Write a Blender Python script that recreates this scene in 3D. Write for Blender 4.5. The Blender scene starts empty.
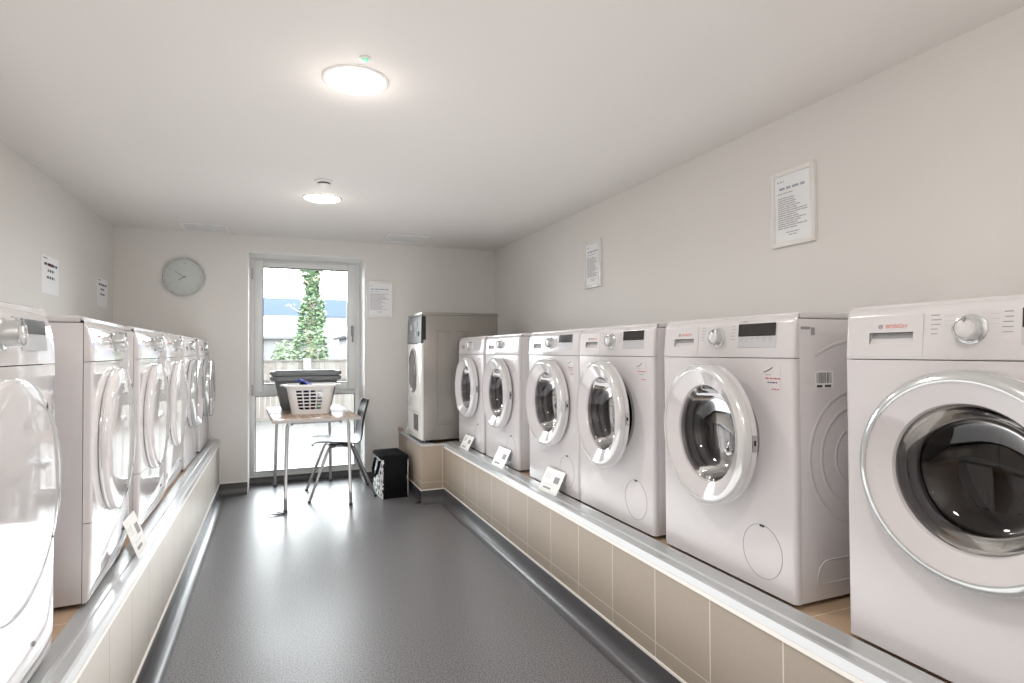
import bpy, bmesh, math, random
from mathutils import Matrix, Vector
random.seed(7)
PI = math.pi
R = math.radians
SC = bpy.context.scene
COL = SC.collection

# ------------------------------------------------------------------ materials
def mat(name, col, rough=.5, metal=0, coat=0, spec=.5, trans=0, emit=None, estr=0, noise=None, bump=None, ior=1.45):
    m = bpy.data.materials.new(name); m.use_nodes = True
    nt = m.node_tree; b = nt.nodes['Principled BSDF']
    b.inputs['Base Color'].default_value = (*col, 1)
    b.inputs['Roughness'].default_value = rough
    b.inputs['Metallic'].default_value = metal
    b.inputs['Coat Weight'].default_value = coat
    b.inputs['Coat Roughness'].default_value = .04
    b.inputs['Specular IOR Level'].default_value = spec
    b.inputs['Transmission Weight'].default_value = trans
    b.inputs['IOR'].default_value = ior
    if emit:
        b.inputs['Emission Color'].default_value = (*emit, 1)
        b.inputs['Emission Strength'].default_value = estr
    if noise or bump:
        tc = nt.nodes.new('ShaderNodeTexCoord')
        if noise:
            sc, amt = noise
            n = nt.nodes.new('ShaderNodeTexNoise'); n.inputs['Scale'].default_value = sc
            n.inputs['Detail'].default_value = 4
            nt.links.new(tc.outputs['Object'], n.inputs['Vector'])
            r = nt.nodes.new('ShaderNodeMix'); r.data_type = 'RGBA'
            r.inputs[6].default_value = (*[c*(1-amt) for c in col], 1)
            r.inputs[7].default_value = (*[min(1, c*(1+amt)) for c in col], 1)
            nt.links.new(n.outputs['Fac'], r.inputs[0]); nt.links.new(r.outputs[2], b.inputs['Base Color'])
        if bump:
            sc, st = bump
            n = nt.nodes.new('ShaderNodeTexNoise'); n.inputs['Scale'].default_value = sc
            n.inputs['Detail'].default_value = 3
            nt.links.new(tc.outputs['Object'], n.inputs['Vector'])
            bm_ = nt.nodes.new('ShaderNodeBump'); bm_.inputs['Strength'].default_value = st
            bm_.inputs['Distance'].default_value = .002
            nt.links.new(n.outputs['Fac'], bm_.inputs['Height']); nt.links.new(bm_.outputs[0], b.inputs['Normal'])
    return m

def glass_mat(name, tint, fres=1.5, rough=0.0, base=0.0, k=1.0):
    m = bpy.data.materials.new(name); m.use_nodes = True; nt = m.node_tree; nt.nodes.clear()
    o = nt.nodes.new('ShaderNodeOutputMaterial'); t = nt.nodes.new('ShaderNodeBsdfTransparent')
    t.inputs[0].default_value = (*tint, 1)
    g = nt.nodes.new('ShaderNodeBsdfGlossy'); g.inputs['Roughness'].default_value = rough
    f = nt.nodes.new('ShaderNodeFresnel'); f.inputs[0].default_value = fres
    ma = nt.nodes.new('ShaderNodeMath'); ma.operation = 'MULTIPLY_ADD'
    ma.inputs[1].default_value = k; ma.inputs[2].default_value = base
    nt.links.new(f.outputs[0], ma.inputs[0])
    mx = nt.nodes.new('ShaderNodeMixShader')
    nt.links.new(ma.outputs[0], mx.inputs[0]); nt.links.new(t.outputs[0], mx.inputs[1]); nt.links.new(g.outputs[0], mx.inputs[2])
    nt.links.new(mx.outputs[0], o.inputs[0])
    return m

M = {}
M['wall'] = mat('wall_paint', (.76, .745, .72), .6, noise=(1.2, .012), bump=(220, .03))
M['reveal'] = mat('reveal_paint', (.93, .93, .92), .5)
M['ceil'] = mat('ceiling_paint', (.80, .78, .76), .7, noise=(.8, .01))
M['white'] = mat('white_enamel', (.60, .578, .585), .22, coat=.25)
M['gloss'] = mat('glossy_white_plastic', (.74, .715, .72), .07, coat=1.0)
M['plast'] = mat('white_plastic', (.61, .588, .595), .2, coat=.3)
M['dish'] = mat('door_dish_plastic', (.59, .568, .575), .12, coat=.8)
M['silver'] = mat('silver_plastic', (.58, .60, .60), .16, metal=.55, coat=.4)
M['lip'] = mat('pale_silver_plastic', (.64, .64, .645), .14, metal=.25, coat=.6)
M['clearside'] = mat('translucent_grey_plastic', (.62, .61, .62), .08, coat=1.0)
M['chrome'] = mat('chrome', (.72, .72, .73), .12, metal=1)
M['tube'] = mat('grey_tube_steel', (.50, .50, .50), .28, metal=.8)
M['tubed'] = mat('dark_tube_steel', (.22, .22, .23), .3, metal=.7)
M['rubber'] = mat('grey_rubber', (.24, .235, .24), .4)
M['dark'] = mat('dark_plastic', (.02, .02, .022), .25)
M['gap'] = mat('dark_gap', (.05, .05, .05), .7)
M['black'] = mat('black_cloth', (.008, .008, .009), .9, spec=.1, bump=(300, .3))
M['screen'] = mat('black_screen', (.025, .022, .022), .08, coat=.6)
M['lcd'] = mat('grey_lcd', (.50, .50, .52), .12, coat=.6)
M['ink'] = mat('grey_ink', (.30, .30, .31), .6)
M['ink2'] = mat('dark_ink', (.06, .06, .08), .6)
M['red'] = mat('red_ink', (.50, .12, .11), .5)
M['redpale'] = mat('brand_red', (.66, .22, .17), .4)
M['green'] = mat('green_ink', (.25, .42, .28), .5)
M['paper'] = mat('paper', (.86, .88, .90), .5)
M['card'] = mat('white_card', (.88, .88, .86), .35)
M['plas_clip'] = mat('acrylic_white', (.80, .79, .76), .25, coat=.3)
M['alu'] = mat('aluminium_trim', (.58, .60, .61), .3, metal=.45, coat=.2, bump=(60, .1))
M['bead'] = mat('white_sealant', (.86, .84, .80), .4)
M['upvc'] = mat('white_upvc', (.80, .81, .80), .28, coat=.2)
M['gasket'] = mat('black_gasket', (.10, .10, .10), .6)
M['dryside'] = mat('grey_painted_steel', (.265, .250, .230), .28, metal=.35, bump=(40, .03))
M['dryfront'] = mat('cream_enamel', (.70, .69, .66), .25, coat=.3)
M['drypanel'] = mat('charcoal_panel', (.07, .072, .075), .3)
M['dglass'] = glass_mat('porthole_glass', (.55, .54, .55), 1.42, 0, .02, .75)
M['wglass'] = glass_mat('window_glass', (.97, .985, .98), 1.3)
M['dgdark'] = glass_mat('dark_porthole_glass', (.35, .35, .36), 1.5, 0, .03, 1)
M['tub'] = mat('grey_tub_plastic', (.22, .235, .245), .38)
M['basket'] = mat('white_basket_plastic', (.84, .85, .85), .3, spec=.5)
M['blue'] = mat('blue_cloth', (.06, .09, .42), .8)
M['navy'] = mat('navy_cloth', (.012, .012, .05), .85, noise=(9, .5))
M['teal'] = mat('green_cloth', (.20, .42, .28), .85, noise=(9, .4))
M['pale'] = mat('pale_cloth', (.75, .78, .80), .85)
M['wine'] = mat('wine_cloth', (.12, .02, .05), .85)
M['chair'] = mat('black_polypropylene', (.018, .018, .02), .38, spec=.35, bump=(250, .15))
M['light'] = mat('lamp_diffuser', (1, 1, 1), .4, emit=(1, .975, .93), estr=9)
M['ring'] = mat('lamp_ring', (.85, .84, .83), .5)
M['print'] = mat('pale_print', (.42, .42, .44), .6)
M['grn'] = mat('green_lens', (.25, .8, .5), .3, emit=(.35, .8, .5), estr=.35)
M['bark'] = mat('bark', (.30, .25, .20), .9, noise=(20, .3))
M['leafA'] = mat('leaf_mid', (0.0808, 0.1377, 0.0665), .6, noise=(3, .4))
M['leafB'] = mat('leaf_pale', (0.1425, 0.1995, 0.1092), .6, noise=(3, .3))
M['leafC'] = mat('leaf_dark', (0.0427, 0.0808, 0.0522), .6, noise=(3, .3))
M['hedge'] = mat('hedge_green', (0.096, 0.12, 0.08), .8, noise=(4, .4))
M['bluebld'] = mat('blue_cladding', (.040, .062, .17), .6)
M['greyroof'] = mat('pale_grey_roof', (.088, .092, .097), .7, noise=(.5, .06))
M['render'] = mat('white_render', (0.124, 0.124, 0.1271), .8)
M['bwin'] = mat('blue_window', (0.06, 0.072, 0.132), .2)
M['gravel'] = mat('pale_ground', (0.075, 0.075, 0.065), .9, noise=(1, .1))

def floor_material():
    m = mat('vinyl_floor', (.085, .084, .090), .26, spec=.6)
    nt = m.node_tree; b = nt.nodes['Principled BSDF']
    tc = nt.nodes.new('ShaderNodeTexCoord')
    n = nt.nodes.new('ShaderNodeTexNoise'); n.inputs['Scale'].default_value = 170; n.inputs['Detail'].default_value = 2
    n2 = nt.nodes.new('ShaderNodeTexNoise'); n2.inputs['Scale'].default_value = 1.6; n2.inputs['Detail'].default_value = 3
    for q in (n, n2): nt.links.new(tc.outputs['Object'], q.inputs['Vector'])
    cr = nt.nodes.new('ShaderNodeValToRGB')
    cr.color_ramp.elements[0].position = .32; cr.color_ramp.elements[0].color = (.060, .058, .064, 1)
    cr.color_ramp.elements[1].position = .68; cr.color_ramp.elements[1].color = (.27, .265, .277, 1)
    nt.links.new(n.outputs['Fac'], cr.inputs[0]); nt.links.new(cr.outputs[0], b.inputs['Base Color'])
    mr = nt.nodes.new('ShaderNodeMapRange'); mr.inputs['To Min'].default_value = .30; mr.inputs['To Max'].default_value = .38
    nt.links.new(n2.outputs['Fac'], mr.inputs['Value']); nt.links.new(mr.outputs[0], b.inputs['Roughness'])
    bp = nt.nodes.new('ShaderNodeBump'); bp.inputs['Strength'].default_value = .35; bp.inputs['Distance'].default_value = .001
    nt.links.new(n.outputs['Fac'], bp.inputs['Height']); nt.links.new(bp.outputs[0], b.inputs['Normal'])
    return m
M['floor'] = floor_material()
M['cove'] = mat('vinyl_cove', (.085, .083, .09), .3, spec=.7)

def tile_material(name, col, pitch, y0, zj, axis='Y', grout=(.62, .57, .50)):
    """tiles laid along one axis, with one horizontal joint at z=zj, faint woven texture"""
    m = mat(name, col, .42, spec=.4); nt = m.node_tree; b = nt.nodes['Principled BSDF']
    tc = nt.nodes.new('ShaderNodeTexCoord'); sx = nt.nodes.new('ShaderNodeSeparateXYZ')
    nt.links.new(tc.outputs['Object'], sx.inputs[0])
    def mth(op, a, bb=None, c=None):
        n = nt.nodes.new('ShaderNodeMath'); n.operation = op
        for i, v in enumerate((a, bb, c)):
            if v is None: continue
            if isinstance(v, (int, float)): n.inputs[i].default_value = v
            else: nt.links.new(v, n.inputs[i])
        return n.outputs[0]
    u = mth('DIVIDE', mth('SUBTRACT', sx.outputs[axis], y0), pitch)
    fr = mth('FRACT', mth('ADD', u, 100))
    d = mth('ABSOLUTE', mth('SUBTRACT', fr, .5))
    j1 = mth('GREATER_THAN', d, .5 - .0022/pitch)
    if zj is not None:
        dz = mth('ABSOLUTE', mth('SUBTRACT', sx.outputs['Z'], zj)); j2 = mth('LESS_THAN', dz, .0016)
        j = mth('MAXIMUM', j1, j2)
    else: j = j1
    wave = nt.nodes.new('ShaderNodeTexNoise'); wave.inputs['Scale'].default_value = 60
    mp = nt.nodes.new('ShaderNodeMapping'); mp.inputs['Scale'].default_value = (3, 3, .3)
    nt.links.new(tc.outputs['Object'], mp.inputs[0]); nt.links.new(mp.outputs[0], wave.inputs['Vector'])
    wn = nt.nodes.new('ShaderNodeTexWhiteNoise'); wn.noise_dimensions = '1D'
    nt.links.new(mth('FLOOR', u), wn.inputs['W'])
    s = mth('ADD', mth('MULTIPLY', wave.outputs['Fac'], .16), mth('MULTIPLY', wn.outputs['Value'], .05))
    mx = nt.nodes.new('ShaderNodeMix'); mx.data_type = 'RGBA'
    mx.inputs[6].default_value = (*[c*.86 for c in col], 1); mx.inputs[7].default_value = (*[min(1, c*1.5) for c in col], 1)
    nt.links.new(s, mx.inputs[0])
    mx2 = nt.nodes.new('ShaderNodeMix'); mx2.data_type = 'RGBA'
    nt.links.new(j, mx2.inputs[0]); nt.links.new(mx.outputs[2], mx2.inputs[6]); mx2.inputs[7].default_value = (*grout, 1)
    nt.links.new(mx2.outputs[2], b.inputs['Base Color'])
    return m
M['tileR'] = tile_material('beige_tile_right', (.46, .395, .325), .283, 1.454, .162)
M['tileL'] = tile_material('beige_tile_left_lit', (.56, .525, .465), .2805, 1.986, None, grout=(.30, .27, .23))  # paler than the right tile: stronger light put into the colour
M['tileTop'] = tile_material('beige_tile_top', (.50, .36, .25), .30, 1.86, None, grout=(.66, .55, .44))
M['tileB'] = tile_material('beige_tile_block', (.50, .40, .31), .283, 1.07, .162, axis='X')

def drum_material():
    m = mat('perforated_steel', (.3, .28, .26), .25, metal=1); nt = m.node_tree; b = nt.nodes['Principled BSDF']
    tc = nt.nodes.new('ShaderNodeTexCoord'); v = nt.nodes.new('ShaderNodeTexVoronoi'); v.inputs['Scale'].default_value = 75
    v.inputs['Randomness'].default_value = .15
    nt.links.new(tc.outputs['Object'], v.inputs['Vector'])
    cr = nt.nodes.new('ShaderNodeValToRGB'); cr.color_ramp.interpolation = 'EASE'
    cr.color_ramp.elements[0].position = .18; cr.color_ramp.elements[0].color = (.03, .03, .03, 1)
    cr.color_ramp.elements[1].position = .26; cr.color_ramp.elements[1].color = (.24, .215, .20, 1)
    nt.links.new(v.outputs['Distance'], cr.inputs[0]); nt.links.new(cr.outputs[0], b.inputs['Base Color'])
    return m
M['drum'] = drum_material()

def wood_material():
    m = mat('table_laminate', (.52, .42, .34), .22, spec=.5); nt = m.node_tree; b = nt.nodes['Principled BSDF']
    tc = nt.nodes.new('ShaderNodeTexCoord'); mp = nt.nodes.new('ShaderNodeMapping'); mp.inputs['Scale'].default_value = (9, .9, 1)
    n = nt.nodes.new('ShaderNodeTexNoise'); n.inputs['Scale'].default_value = 4; n.inputs['Detail'].default_value = 6
    nt.links.new(tc.outputs['Object'], mp.inputs[0]); nt.links.new(mp.outputs[0], n.inputs['Vector'])
    cr = nt.nodes.new('ShaderNodeValToRGB'); cr.color_ramp.elements[0].color = (.34, .22, .15, 1); cr.color_ramp.elements[1].color = (.56, .45, .37, 1)
    cr.color_ramp.elements[0].position = .3; cr.color_ramp.elements[1].position = .7
    nt.links.new(n.outputs['Fac'], cr.inputs[0]); nt.links.new(cr.outputs[0], b.inputs['Base Color'])
    return m
M['wood'] = wood_material()

def bag_material():
    m = mat('black_white_print', (.8, .8, .8), .8); nt = m.node_tree; b = nt.nodes['Principled BSDF']
    tc = nt.nodes.new('ShaderNodeTexCoord'); v = nt.nodes.new('ShaderNodeTexVoronoi'); v.feature = 'DISTANCE_TO_EDGE'
    v.inputs['Scale'].default_value = 22
    nt.links.new(tc.outputs['Object'], v.inputs['Vector'])
    cr = nt.nodes.new('ShaderNodeValToRGB'); cr.color_ramp.interpolation = 'CONSTANT'
    cr.color_ramp.elements[0].color = (.85, .85, .84, 1); cr.color_ramp.elements[1].position = .16; cr.color_ramp.elements[1].color = (.012, .012, .012, 1)
    nt.links.new(v.outputs['Distance'], cr.inputs[0]); nt.links.new(cr.outputs[0], b.inputs['Base Color'])
    return m
M['bagprint'] = bag_material()

def paving_material():
    m = mat('pale_paving', (.66, .63, .56), .8); nt = m.node_tree; b = nt.nodes['Principled BSDF']
    tc = nt.nodes.new('ShaderNodeTexCoord'); br = nt.nodes.new('ShaderNodeTexBrick')
    br.inputs['Scale'].default_value = 1; br.inputs['Brick Width'].default_value = .45; br.inputs['Row Height'].default_value = .3
    br.inputs['Mortar Size'].default_value = .008
    br.inputs['Color1'].default_value = (.048, .046, .043, 1); br.inputs['Color2'].default_value = (.041, .039, .036, 1); br.inputs['Mortar'].default_value = (.022, .021, .019, 1)
    nt.links.new(tc.outputs['Object'], br.inputs['Vector']); nt.links.new(br.outputs['Color'], b.inputs['Base Color'])
    return m
M['paving'] = paving_material()

def fence_material():
    m = mat('weathered_fence', (.6, .52, .45), .85); nt = m.node_tree; b = nt.nodes['Principled BSDF']
    tc = nt.nodes.new('ShaderNodeTexCoord'); sx = nt.nodes.new('ShaderNodeSeparateXYZ'); nt.links.new(tc.outputs['Object'], sx.inputs[0])
    d = nt.nodes.new('ShaderNodeMath'); d.operation = 'DIVIDE'; d.inputs[1].default_value = .1; nt.links.new(sx.outputs['X'], d.inputs[0])
    fl = nt.nodes.new('ShaderNodeMath'); fl.operation = 'FLOOR'; nt.links.new(d.outputs[0], fl.inputs[0])
    w = nt.nodes.new('ShaderNodeTexWhiteNoise'); w.noise_dimensions = '1D'; nt.links.new(fl.outputs[0], w.inputs['W'])
    cr = nt.nodes.new('ShaderNodeValToRGB')
    cr.color_ramp.elements[0].color = (.092, .078, .069, 1); cr.color_ramp.elements[1].color = (.118, .113, .103, 1)
    nt.links.new(w.outputs['Value'], cr.inputs[0]); nt.links.new(cr.outputs[0], b.inputs['Base Color'])
    return m
M['fence'] = fence_material()

# ------------------------------------------------------------------ mesh helpers
def obj(name, bm, m, parent=None, smooth=True, ang=35):
    me = bpy.data.meshes.new(name)
    bmesh.ops.recalc_face_normals(bm, faces=bm.faces)
    bm.to_mesh(me); bm.free()
    for mm in (m if isinstance(m, (list, tuple)) else [m]): me.materials.append(mm)
    if smooth:
        for p in me.polygons: p.use_smooth = True
        try: me.set_sharp_from_angle(angle=R(ang))
        except Exception: pass
    o = bpy.data.objects.new(name, me); COL.objects.link(o)
    if parent: o.parent = parent
    return o

def keep(name, bm, m, parent=None, smooth=False):
    """obj() without normal recalculation, for open sheets"""
    me = bpy.data.meshes.new(name); bm.to_mesh(me); bm.free()
    me.materials.append(m)
    if smooth:
        for p in me.polygons: p.use_smooth = True
    o = bpy.data.objects.new(name, me); COL.objects.link(o)
    if parent: o.parent = parent
    return o

def box(bm, x0, x1, y0, y1, z0, z1, bev=0, seg=2, mi=0, mtx=None):
    t = bmesh.new()
    r = bmesh.ops.create_cube(t, size=1)
    for v in r['verts']:
        v.co = Vector(((x0+x1)/2+v.co.x*(x1-x0), (y0+y1)/2+v.co.y*(y1-y0), (z0+z1)/2+v.co.z*(z1-z0)))
    if bev: bmesh.ops.bevel(t, geom=list(t.edges), offset=bev, segments=seg, affect='EDGES', profile=.5)
    merge(bm, t, mtx, mi)

def merge(bm, t, mtx=None, mi=0):
    if mtx is not None: bmesh.ops.transform(t, matrix=mtx, verts=t.verts)
    vm = {v: bm.verts.new(v.co) for v in t.verts}
    for f in t.faces:
        try: nf = bm.faces.new([vm[v] for v in f.verts]); nf.material_index = mi
        except ValueError: pass
    t.free()

def B(*a, **k):
    bm = bmesh.new(); box(bm, *a, **k); return bm

def lathe(bm, prof, n=48, mtx=None, mi=0, axis='Y', closed=False):
    """prof = [(r, h)...] turned about local Y (h runs along Y)"""
    t = bmesh.new(); rings = []
    for r, h in prof:
        if r < 1e-6: rings.append([t.verts.new((0, h, 0))])
        else: rings.append([t.verts.new((r*math.cos(2*PI*i/n), h, r*math.sin(2*PI*i/n))) for i in range(n)])
    pr = list(zip(rings[:-1], rings[1:]))
    if closed: pr.append((rings[-1], rings[0]))
    for a, b in pr:
        for i in range(n):
            j = (i+1) % n
            if len(a) == 1 and len(b) == 1: continue
            if len(a) == 1: t.faces.new((a[0], b[j], b[i]))
            elif len(b) == 1: t.faces.new((a[i], a[j], b[0]))
            else: t.faces.new((a[i], a[j], b[j], b[i]))
    if axis == 'Z': bmesh.ops.transform(t, matrix=Matrix.Rotation(R(90), 4, 'X'), verts=t.verts)
    merge(bm, t, mtx, mi)

def L(prof, **k):
    bm = bmesh.new(); lathe(bm, prof, **k); return bm

def tube(bm, pts, r, n=10, mi=0, cap=True):
    pts = [Vector(p) for p in pts]; rings = []
    up = None
    for i, p in enumerate(pts):
        d = (pts[min(i+1, len(pts)-1)] - pts[max(i-1, 0)]).normalized()
        if up is None:
            up = d.cross(Vector((0, 0, 1)))
            if up.length < .1: up = d.cross(Vector((0, 1, 0)))
            up.normalize()
        else:
            up = (up - d*up.dot(d)).normalized()
        w = d.cross(up); rr = r[i] if isinstance(r, (list, tuple)) else r
        rings.append([bm.verts.new(p + (up*math.cos(2*PI*k/n) + w*math.sin(2*PI*k/n))*rr) for k in range(n)])
    for a, b in zip(rings[:-1], rings[1:]):
        for k in range(n):
            j = (k+1) % n; f = bm.faces.new((a[k], a[j], b[j], b[k])); f.material_index = mi
    if cap:
        bm.faces.new(rings[0]).material_index = mi; bm.faces.new(list(reversed(rings[-1]))).material_index = mi

def arc_path(pts, rad, seg=6):
    """polyline with rounded corners"""
    pts = [Vector(p) for p in pts]; out = [pts[0]]
    for i in range(1, len(pts)-1):
        a, b, c = pts[i-1], pts[i], pts[i+1]
        da = (a-b).normalized(); dc = (c-b).normalized()
        for k in range(seg+1):
            t = k/seg
            out.append((b+da*rad)*(1-t)**2 + b*2*t*(1-t) + (b+dc*rad)*t*t)
    out.append(pts[-1]); return out

def prism(bm, poly, ax, a, b, bev=0, seg=2, mi=0, mtx=None):
    """2-D polygon extruded along axis ax from a to b; poly gives the two other axes in order"""
    t = bmesh.new()
    def P(u, v, w):
        return (w, u, v) if ax == 0 else ((u, w, v) if ax == 1 else (u, v, w))
    A = [t.verts.new(P(u, v, a)) for u, v in poly]; Bv = [t.verts.new(P(u, v, b)) for u, v in poly]
    t.faces.new(A); t.faces.new(list(reversed(Bv)))
    n = len(poly)
    for i in range(n): t.faces.new((A[i], Bv[i], Bv[(i+1) % n], A[(i+1) % n]))
    bmesh.ops.recalc_face_normals(t, faces=t.faces)
    if bev: bmesh.ops.bevel(t, geom=list(t.edges), offset=bev, segments=seg, affect='EDGES', profile=.5)
    merge(bm, t, mtx, mi)

def cut(o, cutter_bm):
    """boolean difference baked into the mesh"""
    bmesh.ops.recalc_face_normals(cutter_bm, faces=cutter_bm.faces)
    me = bpy.data.meshes.new('c'); cutter_bm.to_mesh(me); cutter_bm.free()
    c = bpy.data.objects.new('c', me); COL.objects.link(c)
    if o.parent: pass
    md = o.modifiers.new('b', 'BOOLEAN'); md.operation = 'DIFFERENCE'; md.object = c; md.solver = 'EXACT'
    dg = bpy.context.evaluated_depsgraph_get(); dg.update()
    new = bpy.data.meshes.new_from_object(o.evaluated_get(dg))
    o.modifiers.clear(); old = o.data; o.data = new
    new.name = old.name
    try: new.set_sharp_from_angle(angle=R(35))
    except Exception: pass
    bpy.data.objects.remove(c)

def text_bm(s, size, extrude=.0004, align='CENTER'):
    cu = bpy.data.curves.new('t', 'FONT'); cu.body = s; cu.size = size; cu.extrude = extrude
    cu.align_x = align; cu.align_y = 'CENTER'; cu.resolution_u = 3
    o = bpy.data.objects.new('t', cu); COL.objects.link(o)
    dg = bpy.context.evaluated_depsgraph_get(); dg.update()
    me = bpy.data.meshes.new_from_object(o.evaluated_get(dg))
    bm = bmesh.new(); bm.from_mesh(me)
    bpy.data.objects.remove(o); bpy.data.curves.remove(cu)
    return bm    # lies in XY, faces +Z
FRONT = Matrix.Rotation(R(90), 4, 'X')   # XY text -> XZ, faces -Y

def tag(o, label, cat, group=None, kind=None):
    if label: o['label'] = label
    if cat: o['category'] = cat
    if group: o['group'] = group
    if kind: o['kind'] = kind
    return o
def thing(name, label, cat, loc=(0, 0, 0), rz=0, group=None):
    o = bpy.data.objects.new(name, None); COL.objects.link(o); o.empty_display_size = .1
    o.location = loc; o.rotation_euler = (0, 0, rz)
    return tag(o, label, cat, group)
def struct(name, bm, m, **k):
    o = obj(name, bm, m, **k); o['kind'] = 'structure'; return o
def kids(o): return [c for c in list(bpy.data.objects) if c.parent == o]
def dup(o, parent=None):
    c = o.copy(); COL.objects.link(c)
    if parent: c.parent = parent
    for ch in kids(o):
        dup(ch, c)
    return c
def child(o, name):
    for c in kids(o):
        if c.name.split('.')[0] == name: return c

# ------------------------------------------------------------------ the room
WR, WL, D, H = 2.042, -1.204, 5.451, 2.217
YB = -2.3
XPR, XPL = 1.2585, -.442       # plinth faces
ZP = .467                      # plinth top
RV0, RV1, RVT, RD = -.226, .758, 2.075, 5.80
struct('floor', B(WL, WR, YB, RD, -.06, 0), M['floor'])
struct('ceiling', B(WL-.1, WR+.1, YB, D+.1, H, H+.08), M['ceil'])
struct('wall_left', B(WL-.1, WL, YB, D, 0, H), M['wall'])
struct('wall_right', B(WR, WR+.1, YB, D, 0, H), M['wall'])
struct('wall_rear', B(WL-.1, WR+.1, YB-.1, YB, 0, H), M['wall'])
bm = bmesh.new()
box(bm, WL-.1, RV0, D, RD+.06, 0, H+.08); box(bm, RV1, WR+.1, D, RD+.06, 0, H+.08); box(bm, RV0, RV1, D, RD+.06, RVT, H+.08)
box(bm, RV0-.001+.001, RV0+.003, D+.001, RD, 0, RVT, mi=1); box(bm, RV1-.003, RV1, D+.001, RD, 0, RVT, mi=1)
box(bm, RV0, RV1, D+.001, RD, RVT-.003, RVT, mi=1)
struct('wall_back', bm, [M['wall'], M['reveal']], smooth=False)

# coved vinyl skirtings
def cove(name, p0, p1, nrm, h=.10, r=.055):
    """runs p0->p1 on the floor, wall behind it; nrm points into the room"""
    bm = bmesh.new(); nx, ny = nrm; prof = [(0, h), (.004, h)]
    prof += [(.004+r-r*math.cos(a), r-r*math.sin(a)) for a in [PI/2*k/8 for k in range(9)]]
    prof += [(.004+r, .0005)]
    prof = [(d, max(z, .0008)) for d, z in prof] + [(0, .0008)]
    rows = []
    for (px, py) in (p0, p1):
        rows.append([bm.verts.new((px+nx*d, py+ny*d, z)) for d, z in prof])
    n = len(prof)
    for i in range(n-1): bm.faces.new((rows[0][i], rows[0][i+1], rows[1][i+1], rows[1][i]))
    # sealant bead on top
    dx, dy = p1[0]-p0[0], p1[1]-p0[1]
    x0, x1 = sorted((p0[0], p1[0]+nx*.009)); y0, y1 = sorted((p0[1], p1[1]+ny*.009))
    if abs(dx) < 1e-6: x0, x1 = sorted((p0[0], p0[0]+nx*.007))
    else: y0, y1 = sorted((p0[1], p0[1]+ny*.007))
    box(bm, x0, x1, y0, y1, h-.001, h+.007, mi=1)
    return struct(name, bm, [M['cove'], M['bead']])
cove('baseboard_right', (XPR, YB), (XPR, 4.535), (-1, 0))
cove('baseboard_left', (XPL, YB), (XPL, D), (1, 0))
cove('baseboard_block', (1.069, 4.535), (XPR, 4.535), (0, -1))
cove('baseboard_block_side', (1.069, 4.535), (1.069, D), (-1, 0))
cove('baseboard_back_left', (XPL, D), (RV0, D), (0, -1))
cove('baseboard_back_right', (RV1, D), (1.069, D), (0, -1))
cove('baseboard_window', (RV0, RD), (RV1, RD), (0, -1), h=.062, r=.035)

# plinths
def plinth(name, label, xf, s, y0, y1, tile):
    """xf: face x, s: +1 when the face looks to -x (right row)"""
    t = thing(name, label, 'plinth', (xf, (y0+y1)/2, 0), 0); cy = (y0+y1)/2
    xw = (WR-.004 if s > 0 else WL+.004) - xf; tw = .102 if s > 0 else .086
    bm = bmesh.new(); xa, xb = sorted((0, xw))
    box(bm, xa, xb, y0-cy, y1-cy, 0, ZP-.006, mi=0)
    o = obj('tiled_face', bm, tile, t, smooth=False)
    # texture runs in object space: shift the joints
    box_x = sorted((s*(tw-.002), xw))
    obj('platform_tiles', B(box_x[0], box_x[1], y0-cy, y1-cy, ZP-.006, ZP), M['tileTop'], t, smooth=False)
    bm = bmesh.new()
    prof = [(-.004, ZP-.030), (-.004, ZP+.001), (.004, ZP+.004), (.030, ZP+.004)] + ([(.036, ZP+.0085), (.080, ZP+.0085), (.096, ZP+.010), (tw, ZP+.004)] if s > 0 else [(.034, ZP+.0085), (.044, ZP+.0085), (.050, ZP+.0006), (tw, ZP+.0006)]) + [(tw, ZP-.005), (.0, ZP-.005), (.0, ZP-.030)]
    prism(bm, [(s*u, v) for u, v in prof], 1, y0-cy, y1-cy)
    m = obj('metal_trim', bm, M['alu'], t, smooth=False); m['label'] = 'silver metal edge trim'
    bm = bmesh.new(); x0, x1 = sorted((-s*.0055, 0)); box(bm, x0, x1, y0-cy, y1-cy, ZP-.040, ZP-.026)
    obj('sealant_line', bm, M['bead'], t, smooth=False)
    return t
def shift_tile(base, off, axis='Y'):
    m = M[base].copy(); return m
# joints are computed in object space: rebuild materials with offsets
PR0, PR1 = YB+.005, 4.529; cyR = (PR0+PR1)/2; cyL = (YB+D)/2
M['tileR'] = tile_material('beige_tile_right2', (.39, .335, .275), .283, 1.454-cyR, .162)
M['tileL'] = tile_material('beige_tile_left_lit2', (.58, .55, .50), .2805, 1.986-cyL, None, grout=(.30, .27, .23))  # left side's brighter light painted into the beige
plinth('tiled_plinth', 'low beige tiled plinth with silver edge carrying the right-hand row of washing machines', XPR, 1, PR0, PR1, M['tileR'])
plinth('tiled_plinth', 'low beige tiled plinth with silver edge carrying the left-hand row of machines', XPL, -1, YB+.005, D-.003, M['tileL'])
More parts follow.
